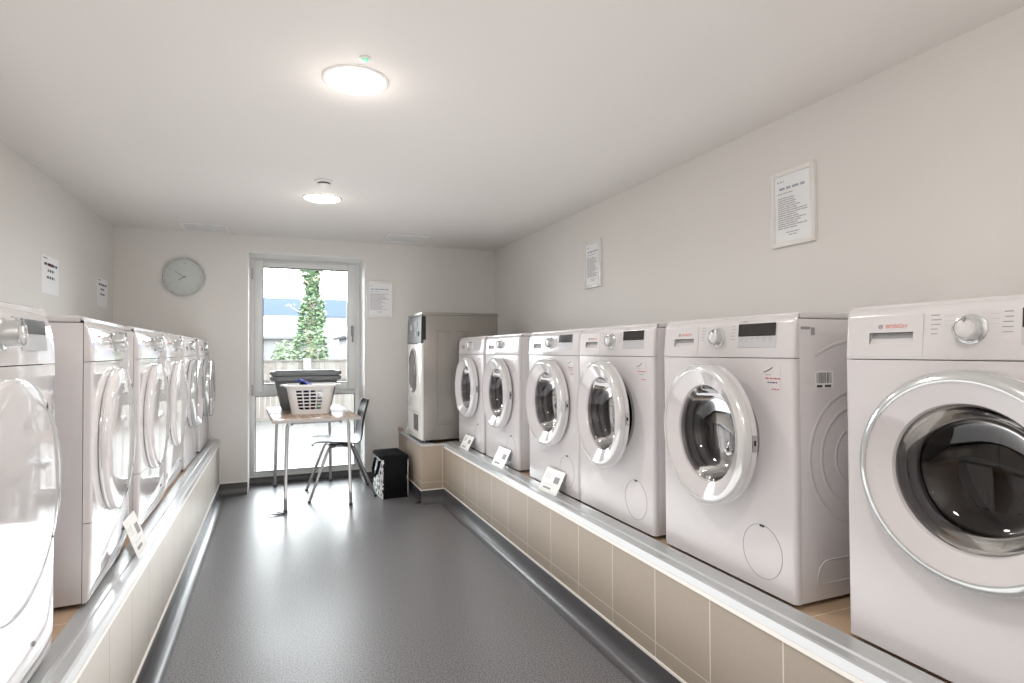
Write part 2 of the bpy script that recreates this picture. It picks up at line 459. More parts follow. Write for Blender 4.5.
# deeper block for the grey dryer
t = thing('tiled_plinth', 'short beige tiled plinth block under the grey dryer in the far right corner', 'plinth', (1.069, 4.535, 0))
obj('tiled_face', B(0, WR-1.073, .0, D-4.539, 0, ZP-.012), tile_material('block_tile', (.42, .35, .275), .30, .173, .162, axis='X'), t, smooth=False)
obj('platform_tiles', B(.01, WR-1.073, .01, D-4.539, ZP-.012, ZP-.004), M['tileTop'], t, smooth=False)
bm = bmesh.new(); box(bm, -.004, .10, -.0, D-4.535, ZP-.012, ZP+.002); box(bm, -.004, XPR-1.069, -.004, .012, ZP-.018, ZP-.003)
obj('metal_trim', bm, M['alu'], t, smooth=False)
bm = bmesh.new(); box(bm, -.006, .02, .80, D-4.535, ZP-.004, ZP+.03)
obj('corner_tile', bm, M['tileTop'], t, smooth=False)

# ------------------------------------------------------------------ window
w = thing('window_1', None, None, (0, RD, 0)); w['kind'] = 'structure'
def frame_rect(bm, x0, x1, z0, z1, wl, wr, wb, wt, y0, y1, bev=.004):
    box(bm, x0, x0+wl, y0, y1, z0, z1, bev); box(bm, x1-wr, x1, y0, y1, z0, z1, bev)
    box(bm, x0+wl, x1-wr, y0, y1, z0, z0+wb, bev); box(bm, x0+wl, x1-wr, y0, y1, z1-wt, z1, bev)
bm = bmesh.new(); frame_rect(bm, RV0, RV1, .055, RVT, .045, .045, .055, .03, 0, .07)
box(bm, RV0+.03, RV1-.03, .002, .068, .800, .852, .003)
obj('window_frame', bm, M['upvc'], w)
bm = bmesh.new(); frame_rect(bm, -.188, .718, .846, 2.052, .078, .078, .072, .062, -.022, .045, .006)
sash = obj('sash', bm, M['upvc'], w)
bm = bmesh.new(); frame_rect(bm, -.114, .644, .912, 1.995, .006, .006, .006, .006, -.024, .0, 0)
obj('glazing_gasket', bm, M['gasket'], sash)
bm = bmesh.new(); frame_rect(bm, -.178, .710, .108, .802, .006, .006, .006, .006, -.002, .02, 0)
obj('glazing_gasket', bm, M['gasket'], w)
obj('pane', B(-.112, .642, .006, .010, .914, 1.993), M['wglass'], sash, smooth=False)
obj('pane', B(-.183, .715, .022, .026, .108, .802), M['wglass'], w, smooth=False)
bm = bmesh.new(); box(bm, .672, .694, -.034, -.022, 1.36, 1.46, .004); box(bm, .674, .692, -.066, -.03, 1.42, 1.445, .005)
box(bm, .676, .690, -.072, -.056, 1.30, 1.445, .005)
h = obj('window_handle', bm, M['tubed'], sash)
bm = bmesh.new()
for z in (1.93, .86): lathe(bm, [(0, -.05), (.011, -.05), (.012, -.045), (.012, .045), (.011, .05), (0, .05)], n=12, axis='Z', mtx=Matrix.Translation((-.196, -.018, z)))
obj('hinge', bm, M['plast'], w)

# ------------------------------------------------------------------ washing machine
CPZ = .7145     # bottom of the control panel
TILT = math.atan(.010/.115)
MP = Matrix.Translation((0, 0, CPZ)) @ Matrix.Rotation(-TILT, 4, 'X')   # local z runs up the face, -y outward

SEAM = .022
DZ = .466
def plan(bow=0., ex=.299, back=.022, rad=.013):
    pts = [(-ex, back)]
    for k in range(7):
        a = PI/2*k/6; pts.append((-ex+rad-rad*math.cos(a), rad-rad*math.sin(a)))
    xs = ex-rad
    if bow:
        for k in range(1, 12):
            u = -1+2*k/12; pts.append((u*xs, -bow*(1-u*u)))
    for k in range(7):
        a = PI/2*(1-k/6); pts.append((ex-rad+rad*math.cos(a), rad-rad*math.sin(a)))
    pts.append((ex, back)); return pts

def loft_panel(plan_pts, levels, m, name, parent, close=True):
    """levels: [(z, yoff)]; closed solid"""
    bm = bmesh.new(); rows = []
    for z, yo in levels:
        rows.append([bm.verts.new((x, (y + yo*(1 - max(0, y)/SEAM)) if y < SEAM else y, z)) for x, y in plan_pts])
    n = len(plan_pts)
    for a, b in zip(rows[:-1], rows[1:]):
        for i in range(n): bm.faces.new((a[i], a[(i+1) % n], b[(i+1) % n], b[i]))
    bm.faces.new(rows[0]); bm.faces.new(list(reversed(rows[-1])))
    return obj(name, bm, m, parent, ang=40)

def ctrl_levels(top=.842, lean=.010):
    return [(CPZ, 0), (CPZ+.004, -.001), (CPZ+.06, lean*.45), (CPZ+.10, lean*.85), (CPZ+.112, lean+.002), (CPZ+.120, lean+.008), (top-.002, lean+.016), (top, lean+.026)]

def side_shell(t, emboss=True):
    bm = bmesh.new()
    box(bm, -.299, -.291, .0235, .55, .013, .8275, .002); box(bm, .291, .299, .0235, .55, .013, .8275, .002)
    box(bm, -.291, .291, .542, .55, .013, .828)
    box(bm, -.291, .291, .03, .542, .013, .02)
    o = obj('side_panels', bm, M['white'], t)
    bm = bmesh.new(); box(bm, -.299, .299, .030, .552, .8285, .848, .006, 3)
    obj('worktop', bm, M['white'], t)
    for x in (-.25, .25):
        for y in (.05, .50):
            bm = bmesh.new(); lathe(bm, [(0, 0), (.018, 0), (.018, .006), (.009, .008), (.009, .014), (0, .014)], n=16, axis='Z', mtx=Matrix.Translation((x, y, 0)) @ Matrix.Diagonal((1, 1, -1, 1)) @ Matrix.Translation((0, 0, -.014)))
            obj('foot', bm, M['dark'], t)
    return o

def dial(t, x, z, r=.026, depth=.026, mtx=MP):
    X = mtx @ Matrix.Translation((x, 0, z))
    bm = bmesh.new()
    lathe(bm, [(r*1.22, .0), (r*1.22, -.003), (r*1.08, -.005), (r, -.007), (r*.97, -depth+.003), (r*.93, -depth), (r*.80, -depth-.001), (r*.76, -depth+.003), (0, -depth+.004)], n=40, mtx=X)
    d = obj('control_dial', bm, M['silver'], t)
    bm = bmesh.new(); lathe(bm, [(r*.77, -depth+.002), (r*.70, -depth+.001), (0, -depth+.0005)], n=40, mtx=X)
    box(bm, -.002, .002, -depth-.003, -depth+.002, r*.55, r*.95, mi=1, mtx=X)
    obj('dial_cap', bm, [M['plast'], M['ink']], d)
    return d

def ink_rows(bm, x0, x1, z0, z1, n, h, mtx, mi=0, ragged=True, align='L', y=-.0006):
    for i in range(n):
        zc = z1 + (z0-z1)*(i+.5)/n; wv = (x1-x0)*(random.uniform(.55, 1) if ragged else 1)
        a = x0 if align == 'L' else (x1-wv if align == 'R' else (x0+x1-wv)/2)
        # words
        u = a
        while u < a+wv-.001:
            wd = random.uniform(.25, .5)*max(x1-x0, .02)*.6
            box(bm, u, min(u+wd, a+wv), y-.0003, y, zc-h/2, zc+h/2, mi=mi, mtx=mtx); u += wd+h*.8

def make_washer():
    t = thing('washing_machine', '', 'washing machine')
    side_shell(t)
    # front panel with porthole
    fp = loft_panel(plan(), [(.013, .0), (CPZ-.0022, 0)], M['white'], 'front_panel', t)
    cb = bmesh.new(); lathe(cb, [(0, -.1), (.172, -.1), (.172, .1), (0, .1)], n=64, mtx=Matrix.Translation((0, 0, DZ)))
    cut(fp, cb)
    cp = loft_panel(plan(), ctrl_levels(), M['plast'], 'control_panel', t)
    cb = bmesh.new(); box(cb, -.236, -.122, -.02, .024, .034, .066, mtx=MP)
    cut(cp, cb)
    # drawer
    bm = bmesh.new()
    fx0, fx1, fz0, fz1 = -.288, -.104, .006, .105; rx0, rx1, rz0, rz1 = -.232, -.126, .036, .064
    def q(x0, x1, z0, z1): box(bm, x0, x1, -.0022, .0015, z0, z1, mtx=MP)
    q(fx0, rx0, fz0, fz1); q(rx1, fx1, fz0, fz1); q(rx0, rx1, fz0, rz0); q(rx0, rx1, rz1, fz1)
    dr = obj('detergent_drawer', bm, M['plast'], t, smooth=False)
    bm = bmesh.new(); prism(bm, [(-.001, rz0), (.018, rz1), (.020, rz1), (.020, rz0-.003), (0, rz0-.003)], 0, rx0, rx1, mtx=MP)
    box(bm, rx0-.003, rx0, -.001, .021, rz0, rz1, mtx=MP); box(bm, rx1, rx1+.003, -.001, .021, rz0, rz1, mtx=MP)
    box(bm, rx0, rx1, .0, .021, rz1, rz1+.002, mtx=MP)
    box(bm, rx0+.002, rx1-.002, .008, .0195, rz0+.015, rz1-.001, mi=1, mtx=MP)  # dark block stands in for shade in the upper recess
    obj('drawer_grip', bm, [M['plast'], M['ink']], dr, smooth=False)
    # brand lettering
    bm = text_bm('BOSCH', .0125); bmesh.ops.transform(bm, matrix=MP @ Matrix.Translation((-.166, -.0026, .078)) @ Matrix.Diagonal((1.25, 1, 1, 1)) @ FRONT, verts=bm.verts)
    obj('brand_lettering', bm, M['redpale'], dr, smooth=False)
    bm = bmesh.new()
    X = MP @ Matrix.Translation((-.204, -.0022, .078))
    lathe(bm, [(.0046, 0), (.0046, -.0008), (.0056, -.0008), (.0056, 0)], n=20, mtx=X)
    box(bm, -.0026, -.0014, -.0008, 0, -.004, .004, mtx=X); box(bm, .0014, .0026, -.0008, 0, -.004, .004, mtx=X); box(bm, -.0014, .0014, -.0008, 0, -.0006, .0006, mtx=X)
    obj('brand_emblem', bm, M['ink'], dr, smooth=False)
    dial(t, -.006, .066)
    # programme names beside the dial
    bm = bmesh.new()
    for i in range(7):
        zc = .100 - i*.0105
        box(bm, -.088, -.088+random.uniform(.014, .026), -.0008, -.0002, zc-.0011, zc+.0011, mtx=MP)
        wv = random.uniform(.014, .026); box(bm, .070-wv, .070, -.0008, -.0002, zc-.0011, zc+.0011, mtx=MP)
        box(bm, -.060, -.040, -.0006, -.0002, zc-.0032, zc-.0028, mtx=MP); box(bm, .030, .046, -.0006, -.0002, zc-.0032, zc-.0028, mtx=MP)
    box(bm, .085, .13, -.0008, -.0002, .014, .0165, mtx=MP); box(bm, .095, .12, -.0008, -.0002, .113, .115, mtx=MP)
    obj('programme_marks', bm, M['ink'], t, smooth=False)
    bm = bmesh.new(); box(bm, .084, .236, -.0022, .001, .030, .106, .0012, mi=0, mtx=MP)
    dp = obj('display', bm, M['lcd'], t, smooth=False)
    bm = bmesh.new(); box(bm, .086, .234, -.0032, -.002, .066, .105, mtx=MP)
    obj('screen', bm, M['screen'], dp, smooth=False)
    bm = bmesh.new()
    for i, xx in enumerate((.10, .122, .144, .166, .190, .216)):
        box(bm, xx-.005, xx+.005, -.003, -.0021, .058, .0605, mtx=MP)
        box(bm, xx-.004, xx+.004, -.003, -.0021, .050, .0515, mtx=MP)
    obj('button_marks', bm, M['ink'], dp, smooth=False)
    # filter cover outline, lower right
    bm = bmesh.new(); cx, cz = .176, .128
    pts = [(cx+.076*math.sin(a), -.0002, cz+.080*math.cos(a)) for a in [2*PI*k/48 for k in range(49)]]
    tube(bm, pts, .0009, n=6)
    fc = obj('filter_cover', bm, M['ink'], t)
    lst = B(cx-.008, cx+.010, -.0010, .0, cz+.074, cz+.081, .0)
    obj('filter_latch', lst, M['dark'], fc, smooth=False)
    # gasket and drum
    C = Matrix.Translation((0, 0, DZ))
    obj('door_seal', L([(.174, .002), (.160, -.004), (.152, .012), (.160, .030), (.150, .045), (.152, .060), (.162, .075)], n=64, mtx=C), M['rubber'], t)
    bm = L([(.160, .078), (.172, .080), (.232, .100), (.236, .110), (.236, .345), (.225, .36), (.15, .365), (.14, .352), (.06, .350), (.05, .36), (0, .36)], n=64, mtx=C)
    dd = obj('drum', bm, M['drum'], t)
    for k in range(3):
        a = R(30+120*k)
        bm = bmesh.new(); prism(bm, [(-.028, .236), (-.012, .19), (.012, .19), (.028, .236)], 1, .12, .33, bev=.004, mtx=C @ Matrix.Rotation(a, 4, 'Y'))
        obj('drum_paddle', bm, M['chrome'], dd)
    # door: origin on the hinge at the left
    hx = -.222
    K = Matrix.Translation((-hx, 0, 0))
    d = obj('door', L([(.205, -.020), (.204, -.052), (.205, -.0545), (.158, -.030), (.1545, -.023), (.156, -.008), (.164, -.004)], n=80, mtx=K, closed=True), M['dish'], t)
    d.location = (hx, 0, DZ)
    obj('door_rim', L([(.2045, -.050), (.2045, -.0565), (.2080, -.0580), (.2170, -.0555), (.2245, -.0495), (.2285, -.0400), (.2290, -.0250), (.2265, -.0220), (.215, -.022)], n=80, mtx=K, closed=True), M['lip'], d)
    obj('door_inner_ring', L([(.215, -.024), (.2255, -.022), (.2270, -.006), (.224, -.003), (.16, -.003)], n=80, mtx=K), M['clearside'], d)
    obj('door_glass', L([(.1555, -.024), (.152, -.018), (.148, .0), (.137, .030), (.123, .050), (.10, .062), (.06, .070), (0, .073)], n=64, mtx=K), M['dglass'], d)
    # finger grip at the upper right of the ring: follows the ring for a short arc
    bm = bmesh.new(); N = 14; rows = []
    for k in range(N+1):
        a = R(-14 + 48*k/N); c, s_ = math.cos(a), math.sin(a); e = min(k, N-k)/N*2; e = min(1, e*3)
        rows.append([bm.verts.new((-hx+c*r_, y_, s_*r_)) for r_, y_ in ((.205, -.0550), (.203, -.0560-.001*e), (.196-.004*e, -.0535-.001*e), (.190-.008*e, -.0495), (.192-.008*e, -.0470))])
    for a, b in zip(rows[:-1], rows[1:]):
        for i in range(4): bm.faces.new((a[i], a[i+1], b[i+1], b[i]))
    obj('door_grip', bm, M['silver'], d)
    bm = B(-hx+.2245, -hx+.2285, -.021, -.008, -.026, .022, .0012); box(bm, -hx+.227, -hx+.2292, -.018, -.011, -.008, .006, mi=1)
    obj('door_latch', bm, [M['chrome'], M['dark']], d, smooth=False)
    return t

def sticker(t, with_green=True, x=.222, z=.655):
    X = Matrix.Translation((x, -.0004, z))
    bm = bmesh.new(); box(bm, -.032, .032, -.0006, 0, -.040, .034, mi=0, mtx=X)
    # tick
    for (x0, z0, x1, z1) in ((-.030, .016, -.016, .020), (-.016, .020, .004, .031)):
        ln = math.hypot(x1-x0, z1-z0); box(bm, 0, ln, -.0014, -.0006, -.0012, .0012, mi=2, mtx=X @ Matrix.Translation((x0, 0, z0)) @ Matrix.Rotation(-math.atan2(z1-z0, x1-x0), 4, 'Y'))
    ink_rows(bm, -.024, .006, .006, .012, 1, .003, X, 3, y=-.0007)
    ink_rows(bm, -.024, .030, -.006, .002, 1, .0042, X, 1, False, y=-.0007)
    ink_rows(bm, -.016, .020, -.018, -.010, 1, .0038, X, 3 if with_green else 2, False, y=-.0007)
    ink_rows(bm, .000, .030, -.037, -.030, 1, .0040, X, 1, False, y=-.0007)
    return obj('efficiency_sticker', bm, [M['plast'], M['red'], M['ink2'], M['green']], t, smooth=False)

def pressed_side(t):
    """pressed relief on the side towards local +x"""
    bm = bmesh.new(); X = .2992
    def arc(cy, cz, r, a0, a1, w):
        N = 26; rows = []
        for k in range(N+1):
            a = R(a0+(a1-a0)*k/N); e = min(1, min(k, N-k)/3)
            pr = [(r-w, 0), (r-w*.5, .0018*e), (r+w*.5, .0018*e), (r+w, 0)]
            rows.append([bm.verts.new((X+h_, cy-math.cos(a)*q_, cz+math.sin(a)*q_)) for q_, h_ in pr])
        for a, b in zip(rows[:-1], rows[1:]):
            for i in range(3): bm.faces.new((a[i], a[i+1], b[i+1], b[i]))
    cy, cz = .254, .42
    arc(cy, cz, .344, 60, 120, .006)
    arc(cy, cz, .196, -180, 180, .007)
    arc(cy, cz, .149, -180, 180, .007)
    arc(cy, cz, .090, -180, 180, .006)
    tube(bm, arc_path([(X, .45, .125), (X, .10, .125), (X, .075, .06), (X, .45, .055)], .03), .0020, n=8)
    o = obj('pressed_relief', bm, M['white'], t)
    bm = bmesh.new()
    box(bm, .299, .2998, .086, .157, .625, .675, mi=0)
    for i in range(12):
        y = .090+i*.0052; box(bm, .2998, .3001, y, y+random.uniform(.0015, .0035), .640, .671, mi=1)
    box(bm, .2998, .3001, .090, .112, .628, .635, mi=1); box(bm, .2998, .3001, .122, .148, .628, .635, mi=1)
    obj('barcode_label', bm, [M['plas_clip'], M['ink2']], t, smooth=False)
    bm = bmesh.new(); box(bm, .299, .3001, .030, .066, .797, .805, mi=0); box(bm, .299, .2998, .070, .085, .780, .803, mi=0)
    obj('side_mark', bm, M['ink'], t, smooth=False)

washer = make_washer()
def place(o, xf, yc, side, label, group, door=0., z=ZP+.001):
    """side 'R': front looks to -x; 'L': front looks to +x"""
    o.location = (xf, yc, z); o.rotation_euler = (0, 0, R(-90) if side == 'R' else R(90))
    o['label'] = label; o['group'] = group
    d = child(o, 'door')
    if d and door: d.rotation_euler = (0, 0, R(-door))
GR = 'white washing machines along the right wall'
GL = 'white machines along the left wall'
XM = 1.363
protoR = []
specR = [(.760, 0.0, 'nearest white washing machine on the right, cut off by the right edge, silver-rimmed door'),
         (1.518, 7.0, 'white washing machine with barcode label on its side, second nearest on the right, door ajar'),
         (2.180, 7.0, 'white washing machine third nearest on the right, door ajar, no card at its foot'),
         (2.785, 1.2, 'white washing machine fourth nearest on the right with an instruction card low in front'),
         (3.535, 1.0, 'white washing machine second from the grey dryer on the right, gap on its near side'),
         (4.180, 1.0, 'white washing machine standing right beside the grey dryer')]
RS = []
for i, (yc, dr, lb) in enumerate(specR):
    o = washer if i == 0 else dup(washer)
    place(o, XM, yc, 'R', lb, GR, dr); RS.append(o)
# silver rim of the nearest door
d0 = child(RS[0], 'door'); r0 = child(d0, 'door_rim'); r0.data = r0.data.copy(); r0.data.materials[0] = M['silver']; r0['label'] = 'silver door rim'
pressed_side(RS[1])
for k in (1, 2, 3, 4, 5): sticker(RS[k], k != 1)
for k in (4, 5):   # reflection put into a pale screen colour on the two farthest machines
    dsp = child(RS[k], 'display'); s = child(dsp, 'screen'); s.data = s.data.copy(); s.data.materials[0] = M['lcd']
# ------------------------------------------------------------------ tumble dryers
def make_dryer():
    t = thing('tumble_dryer', '', 'tumble dryer')
    side_shell(t)
    pl = plan(bow=.004, rad=.008)
    loft_panel(pl, [(.242+.0018, 0), (CPZ-.0022, 0)], M['gloss'], 'front_panel', t)
    lv = [(.013, .012), (.03, .005), (.08, 0), (.242, 0)]
    loft_panel(pl, lv, M['gloss'], 'kick_panel', t)
    lv = [(CPZ, 0), (CPZ+.03, .001), (CPZ+.06, .004), (CPZ+.085, .009), (CPZ+.105, .016), (CPZ+.118, .024), (CPZ+.126, .034), (.8435, .044)]
    cp = loft_panel(pl, lv, M['gloss'], 'control_panel', t)
    mt = Matrix.Translation((0, -.004, CPZ)) @ Matrix.Rotation(-R(5), 4, 'X')
    dial(t, 0, .062, r=.027, depth=.034, mtx=mt)
    bm = bmesh.new(); box(bm, .085, .225, -.004, .004, .030, .100, .001, mtx=mt)
    dp = obj('display', bm, M['lcd'], t, smooth=False)
    bm = bmesh.new(); box(bm, .088, .222, -.0052, -.0038, .066, .098, mtx=mt)
    obj('screen', bm, M['screen'], dp, smooth=False)
    bm = bmesh.new()
    for i in range(6):
        zc = .098-i*.011; box(bm, -.075, -.050, -.0045, -.002, zc, zc+.002, mtx=mt); box(bm, .045, .066, -.0045, -.002, zc, zc+.002, mtx=mt)
    obj('programme_marks', bm, M['ink'], t, smooth=False)
    bm = text_bm('BOSCH', .013); bmesh.ops.transform(bm, matrix=mt @ Matrix.Translation((-.19, .0015, .075)) @ Matrix.Diagonal((1.25, 1, 1, 1)) @ FRONT, verts=bm.verts)
    obj('brand_lettering', bm, M['redpale'], t, smooth=False)
    # door, hinge on the left
    hx = -.235; K = Matrix.Translation((-hx, 0, 0))
    d = obj('door', L([(.230, .0), (.236, -.010), (.2365, -.020), (.233, -.0265), (.226, -.030), (.20, -.0325), (.15, -.0345), (.08, -.0360), (0, -.0365)], n=96, mtx=K), M['gloss'], t)
    d.location = (hx, 0, .452)
    obj('door_rim', L([(.222, .02), (.222, -.002), (.2385, -.004), (.2390, -.009), (.236, -.012)], n=80, mtx=K), M['lip'], d)
    # tapered grip moulded on the right-hand part of the door
    bm = bmesh.new(); N = 18; rows = []
    for k in range(N+1):
        a = R(-35 + 85*k/N); c, s_ = math.cos(a), math.sin(a); e = math.sin(PI*k/N)
        rows.append([bm.verts.new((-hx+c*r_, y_, s_*r_)) for r_, y_ in ((.2365, -.020), (.234, -.0275-.003*e), (.226, -.031-.004*e), (.216-.022*e, -.0325-.002*e), (.212-.03*e, -.0318))])
    for a, b in zip(rows[:-1], rows[1:]):
        for i in range(4): bm.faces.new((a[i], a[i+1], b[i+1], b[i]))
    obj('door_grip', bm, M['lip'], d)
    bm = bmesh.new()
    lathe(bm, [(0, -.0035), (.005, -.0035), (.006, 0)], n=14, mtx=Matrix.Translation((.16, -.0035, .10)))
    obj('filter_latch', bm, M['ink'], t)
    # embossed arc on the side that faces the camera
    bm = bmesh.new(); pts = [(-.2992, .34-.25*math.cos(R(a)), .40+.30*math.sin(R(a))) for a in range(-60, 100, 6)]
    tube(bm, pts, .0022, n=6)
    obj('pressed_relief', bm, M['white'], t)
    return t
dryer = make_dryer()
XF = -.497
specL = [(dryer, 1.425, 0, 'nearest white tumble dryer on the left, cut off by the left edge of the photo'),
         (dryer, 2.330, 0, 'white tumble dryer second nearest on the left, with a leaning card at its foot'),
         (dryer, 3.070, 0, 'glossy white tumble dryer third nearest on the left'),
         (dryer, 3.760, 0, 'white tumble dryer fourth from the left edge, just before the dark-windowed washer'),
         (washer, 4.390, 0, 'white washing machine with dark glass door, second from the back on the left'),
         (washer, 5.090, 0, 'white washing machine at the far end of the left row, door open a little')]
for i, (p, yc, dr, lb) in enumerate(specL):
    o = p if i == 0 else dup(p)
    if p is washer:
        for c in kids(o):
            if c.name.split('.')[0] == 'door': c.rotation_euler = (0, 0, 0)
        d_ = child(o, 'door'); rm = child(d_, 'door_rim')
    place(o, XF-(0, .013, .020, .030, .030, .020)[i], yc, 'L', lb, GL, dr)
    if i == 1: o.rotation_euler[2] += R(2.4)
    if p is dryer and i == 3: pass
# the first machine on the left carries a printed strip of words on the far edge
first = dryer
bm = bmesh.new(); ink_rows(bm, .262, .285, .60, .69, 6, .005, Matrix.Translation((0, -.004, 0)), 0, y=-.001)
obj('printed_strip', bm, M['ink'], first, smooth=False)

# ------------------------------------------------------------------ instruction cards leaning on the machines
def info_card(x, y, side, label, rot=0, w_=.185, h_=.125, lean=28):
    s = 1 if side == 'R' else -1
    t = thing('instruction_card', label, 'card', (x, y, ZP+.0085+.001), (R(-90) if s > 0 else R(90)) + R(rot), 'instruction cards leaning on the machines')
    X = Matrix.Rotation(-R(lean), 4, 'X')
    bm = bmesh.new(); box(bm, -w_/2, w_/2, 0, .002, 0, h_, mtx=X); obj('card', bm, M['card'], t, smooth=False)
    bm = bmesh.new()
    box(bm, -w_*.40, -w_*.12, -.0008, 0, h_*.55, h_*.80, mtx=X, mi=1); box(bm, w_*.10, w_*.36, -.0008, 0, h_*.45, h_*.72, mtx=X, mi=0)
    box(bm, -w_*.30, w_*.1, -.0008, 0, h_*.14, h_*.22, mtx=X, mi=0); box(bm, -w_*.30, w_*.2, -.0008, 0, h_*.32, h_*.36, mtx=X, mi=1)
    obj('printing', bm, [M['ink'], M['plas_clip']], t, smooth=False)
    return t
info_card(1.292, 2.70, 'R', 'white instruction card leaning on the fourth nearest washing machine on the right', 4)
info_card(1.292, 3.43, 'R', 'white instruction card leaning on the second washing machine from the grey dryer', 2)
info_card(1.296, 4.14, 'R', 'small white instruction card leaning on the washing machine beside the grey dryer', 2, h_=.11)
info_card(-.452, 2.50, 'L', 'white instruction card leaning on the second nearest dryer on the left', 0, w_=.17, h_=.14, lean=20)

# ------------------------------------------------------------------ grey commercial dryer in the corner
# local: front looks to -y, x to the right (towards the camera once turned)
t = thing('commercial_dryer', 'tall grey-sided dryer with dark control panel on the tiled block in the far corner', 'dryer', (1.075, 4.815, ZP+.004), R(-90))
bm = bmesh.new(); box(bm, -.255, .255, .022, .66, .02, 1.03, .004)
body = obj('casing', bm, M['dryside'], t); body['label'] = 'grey steel casing'
bm = bmesh.new(); box(bm, -.257, .257, .004, .662, 1.03, 1.052, .004)
obj('top_cover', bm, M['dryside'], t)
bm = bmesh.new()
for (y0, y1, z0, z1) in ((.13, .245, .14, .90), (.30, .42, .14, .90)):
    tube(bm, arc_path([(.2552, y0, z1), (.2552, y1, z1), (.2552, y1, z0), (.2552, y0, z0), (.2552, y0, z1)], .012), .0032, n=6)
obj('pressed_relief', bm, M['dryside'], t)
bm = bmesh.new(); box(bm, -.255, .255, 0, .022, .02, .80, .004); obj('front_panel', bm, M['dryfront'], t)
bm = bmesh.new(); prism(bm, [(.022, .805), (-.002, .805), (.004, 1.0), (.012, 1.03), (.022, 1.03)], 0, -.255, .255); cpn = obj('control_panel', bm, M['drypanel'], t, smooth=False)
bm = bmesh.new(); box(bm, .2551, .2562, .004, .040, .83, 1.02); obj('side_strip', bm, M['dark'], t, smooth=False)
bm = bmesh.new(); box(bm, .02, .12, -.003, .004, .93, .985, mi=0); box(bm, -.15, -.06, -.003, .004, .92, .96, mi=1); box(bm, .04, .1, -.003, .004, .86, .90, mi=1)
obj('control_display', bm, [M['lcd'], M['ink']], cpn, smooth=False)
bm = bmesh.new(); lathe(bm, [(.020, .0), (.018, -.008), (0, -.009)], n=24, mtx=Matrix.Translation((.17, .0, .88))); obj('control_dial', bm, M['dark'], cpn)
def rrect(w_, h_, r, n=6):
    pts = []
    for cx, cz, a0 in ((w_/2-r, h_/2-r, 0), (-w_/2+r, h_/2-r, 90), (-w_/2+r, -h_/2+r, 180), (w_/2-r, -h_/2+r, 270)):
        for k in range(n+1): a = R(a0+90*k/n); pts.append((cx+r*math.cos(a), cz+r*math.sin(a)))
    return pts
def rr_loft(bm, levels, mtx=None, capa=False, capb=False):
    """levels: [(w,h,r,depth)] rounded rectangles in XZ stacked along Y"""
    t_ = bmesh.new(); rows = [[t_.verts.new((x, dy, z)) for x, z in rrect(a, b, r)] for a, b, r, dy in levels]
    n = len(rows[0])
    for a, b in zip(rows[:-1], rows[1:]):
        for i in range(n): t_.faces.new((a[i], a[(i+1) % n], b[(i+1) % n], b[i]))
    if capa: t_.faces.new(rows[0])
    if capb: t_.faces.new(rows[-1])
    merge(bm, t_, mtx)
DC = Matrix.Translation((0, 0, .575))
bm = bmesh.new(); rr_loft(bm, [(.33, .44, .06, .0), (.33, .44, .06, -.007), (.32, .43, .06, -.010), (.25, .35, .11, -.010), (.24, .34, .11, -.006), (.23, .33, .108, .0)], DC)
dd = obj('door', bm, M['dryfront'], t)
bm = bmesh.new(); rr_loft(bm, [(.27, .37, .13, -.0105), (.268, .368, .13, -.014), (.25, .35, .12, -.015), (.235, .335, .11, -.011)], DC); obj('door_rim', bm, M['drypanel'], dd)
bm = bmesh.new(); rr_loft(bm, [(.242, .342, .112, -.0105), (.21, .30, .10, -.012), (.10, .14, .05, -.014)], DC, capb=True); obj('door_glass', bm, M['screen'], dd)
bm = bmesh.new(); box(bm, .118, .130, -.022, -.012, .54, .62, .003); obj('door_grip', bm, M['tubed'], dd)
bm = bmesh.new(); box(bm, -.20, .20, -.006, 0, .06, .27, .003, mi=0); box(bm, .02, .17, -.010, -.005, .09, .22, .003, mi=1); box(bm, -.2, .2, -.0075, -.0055, .235, .24, mi=2)
obj('filter_flap', bm, [M['dryfront'], M['drypanel'], M['ink']], t, smooth=False)
for x in (-.2, .2):
    for y in (.06, .6):
        obj('foot', B(x-.02, x+.02, y-.02, y+.02, 0, .02), M['dark'], t, smooth=False)
info_card(1.092, 5.165, 'R', 'white card leaning against the foot of the grey corner dryer', 3, w_=.15, h_=.115, lean=14).location.z = ZP+.003

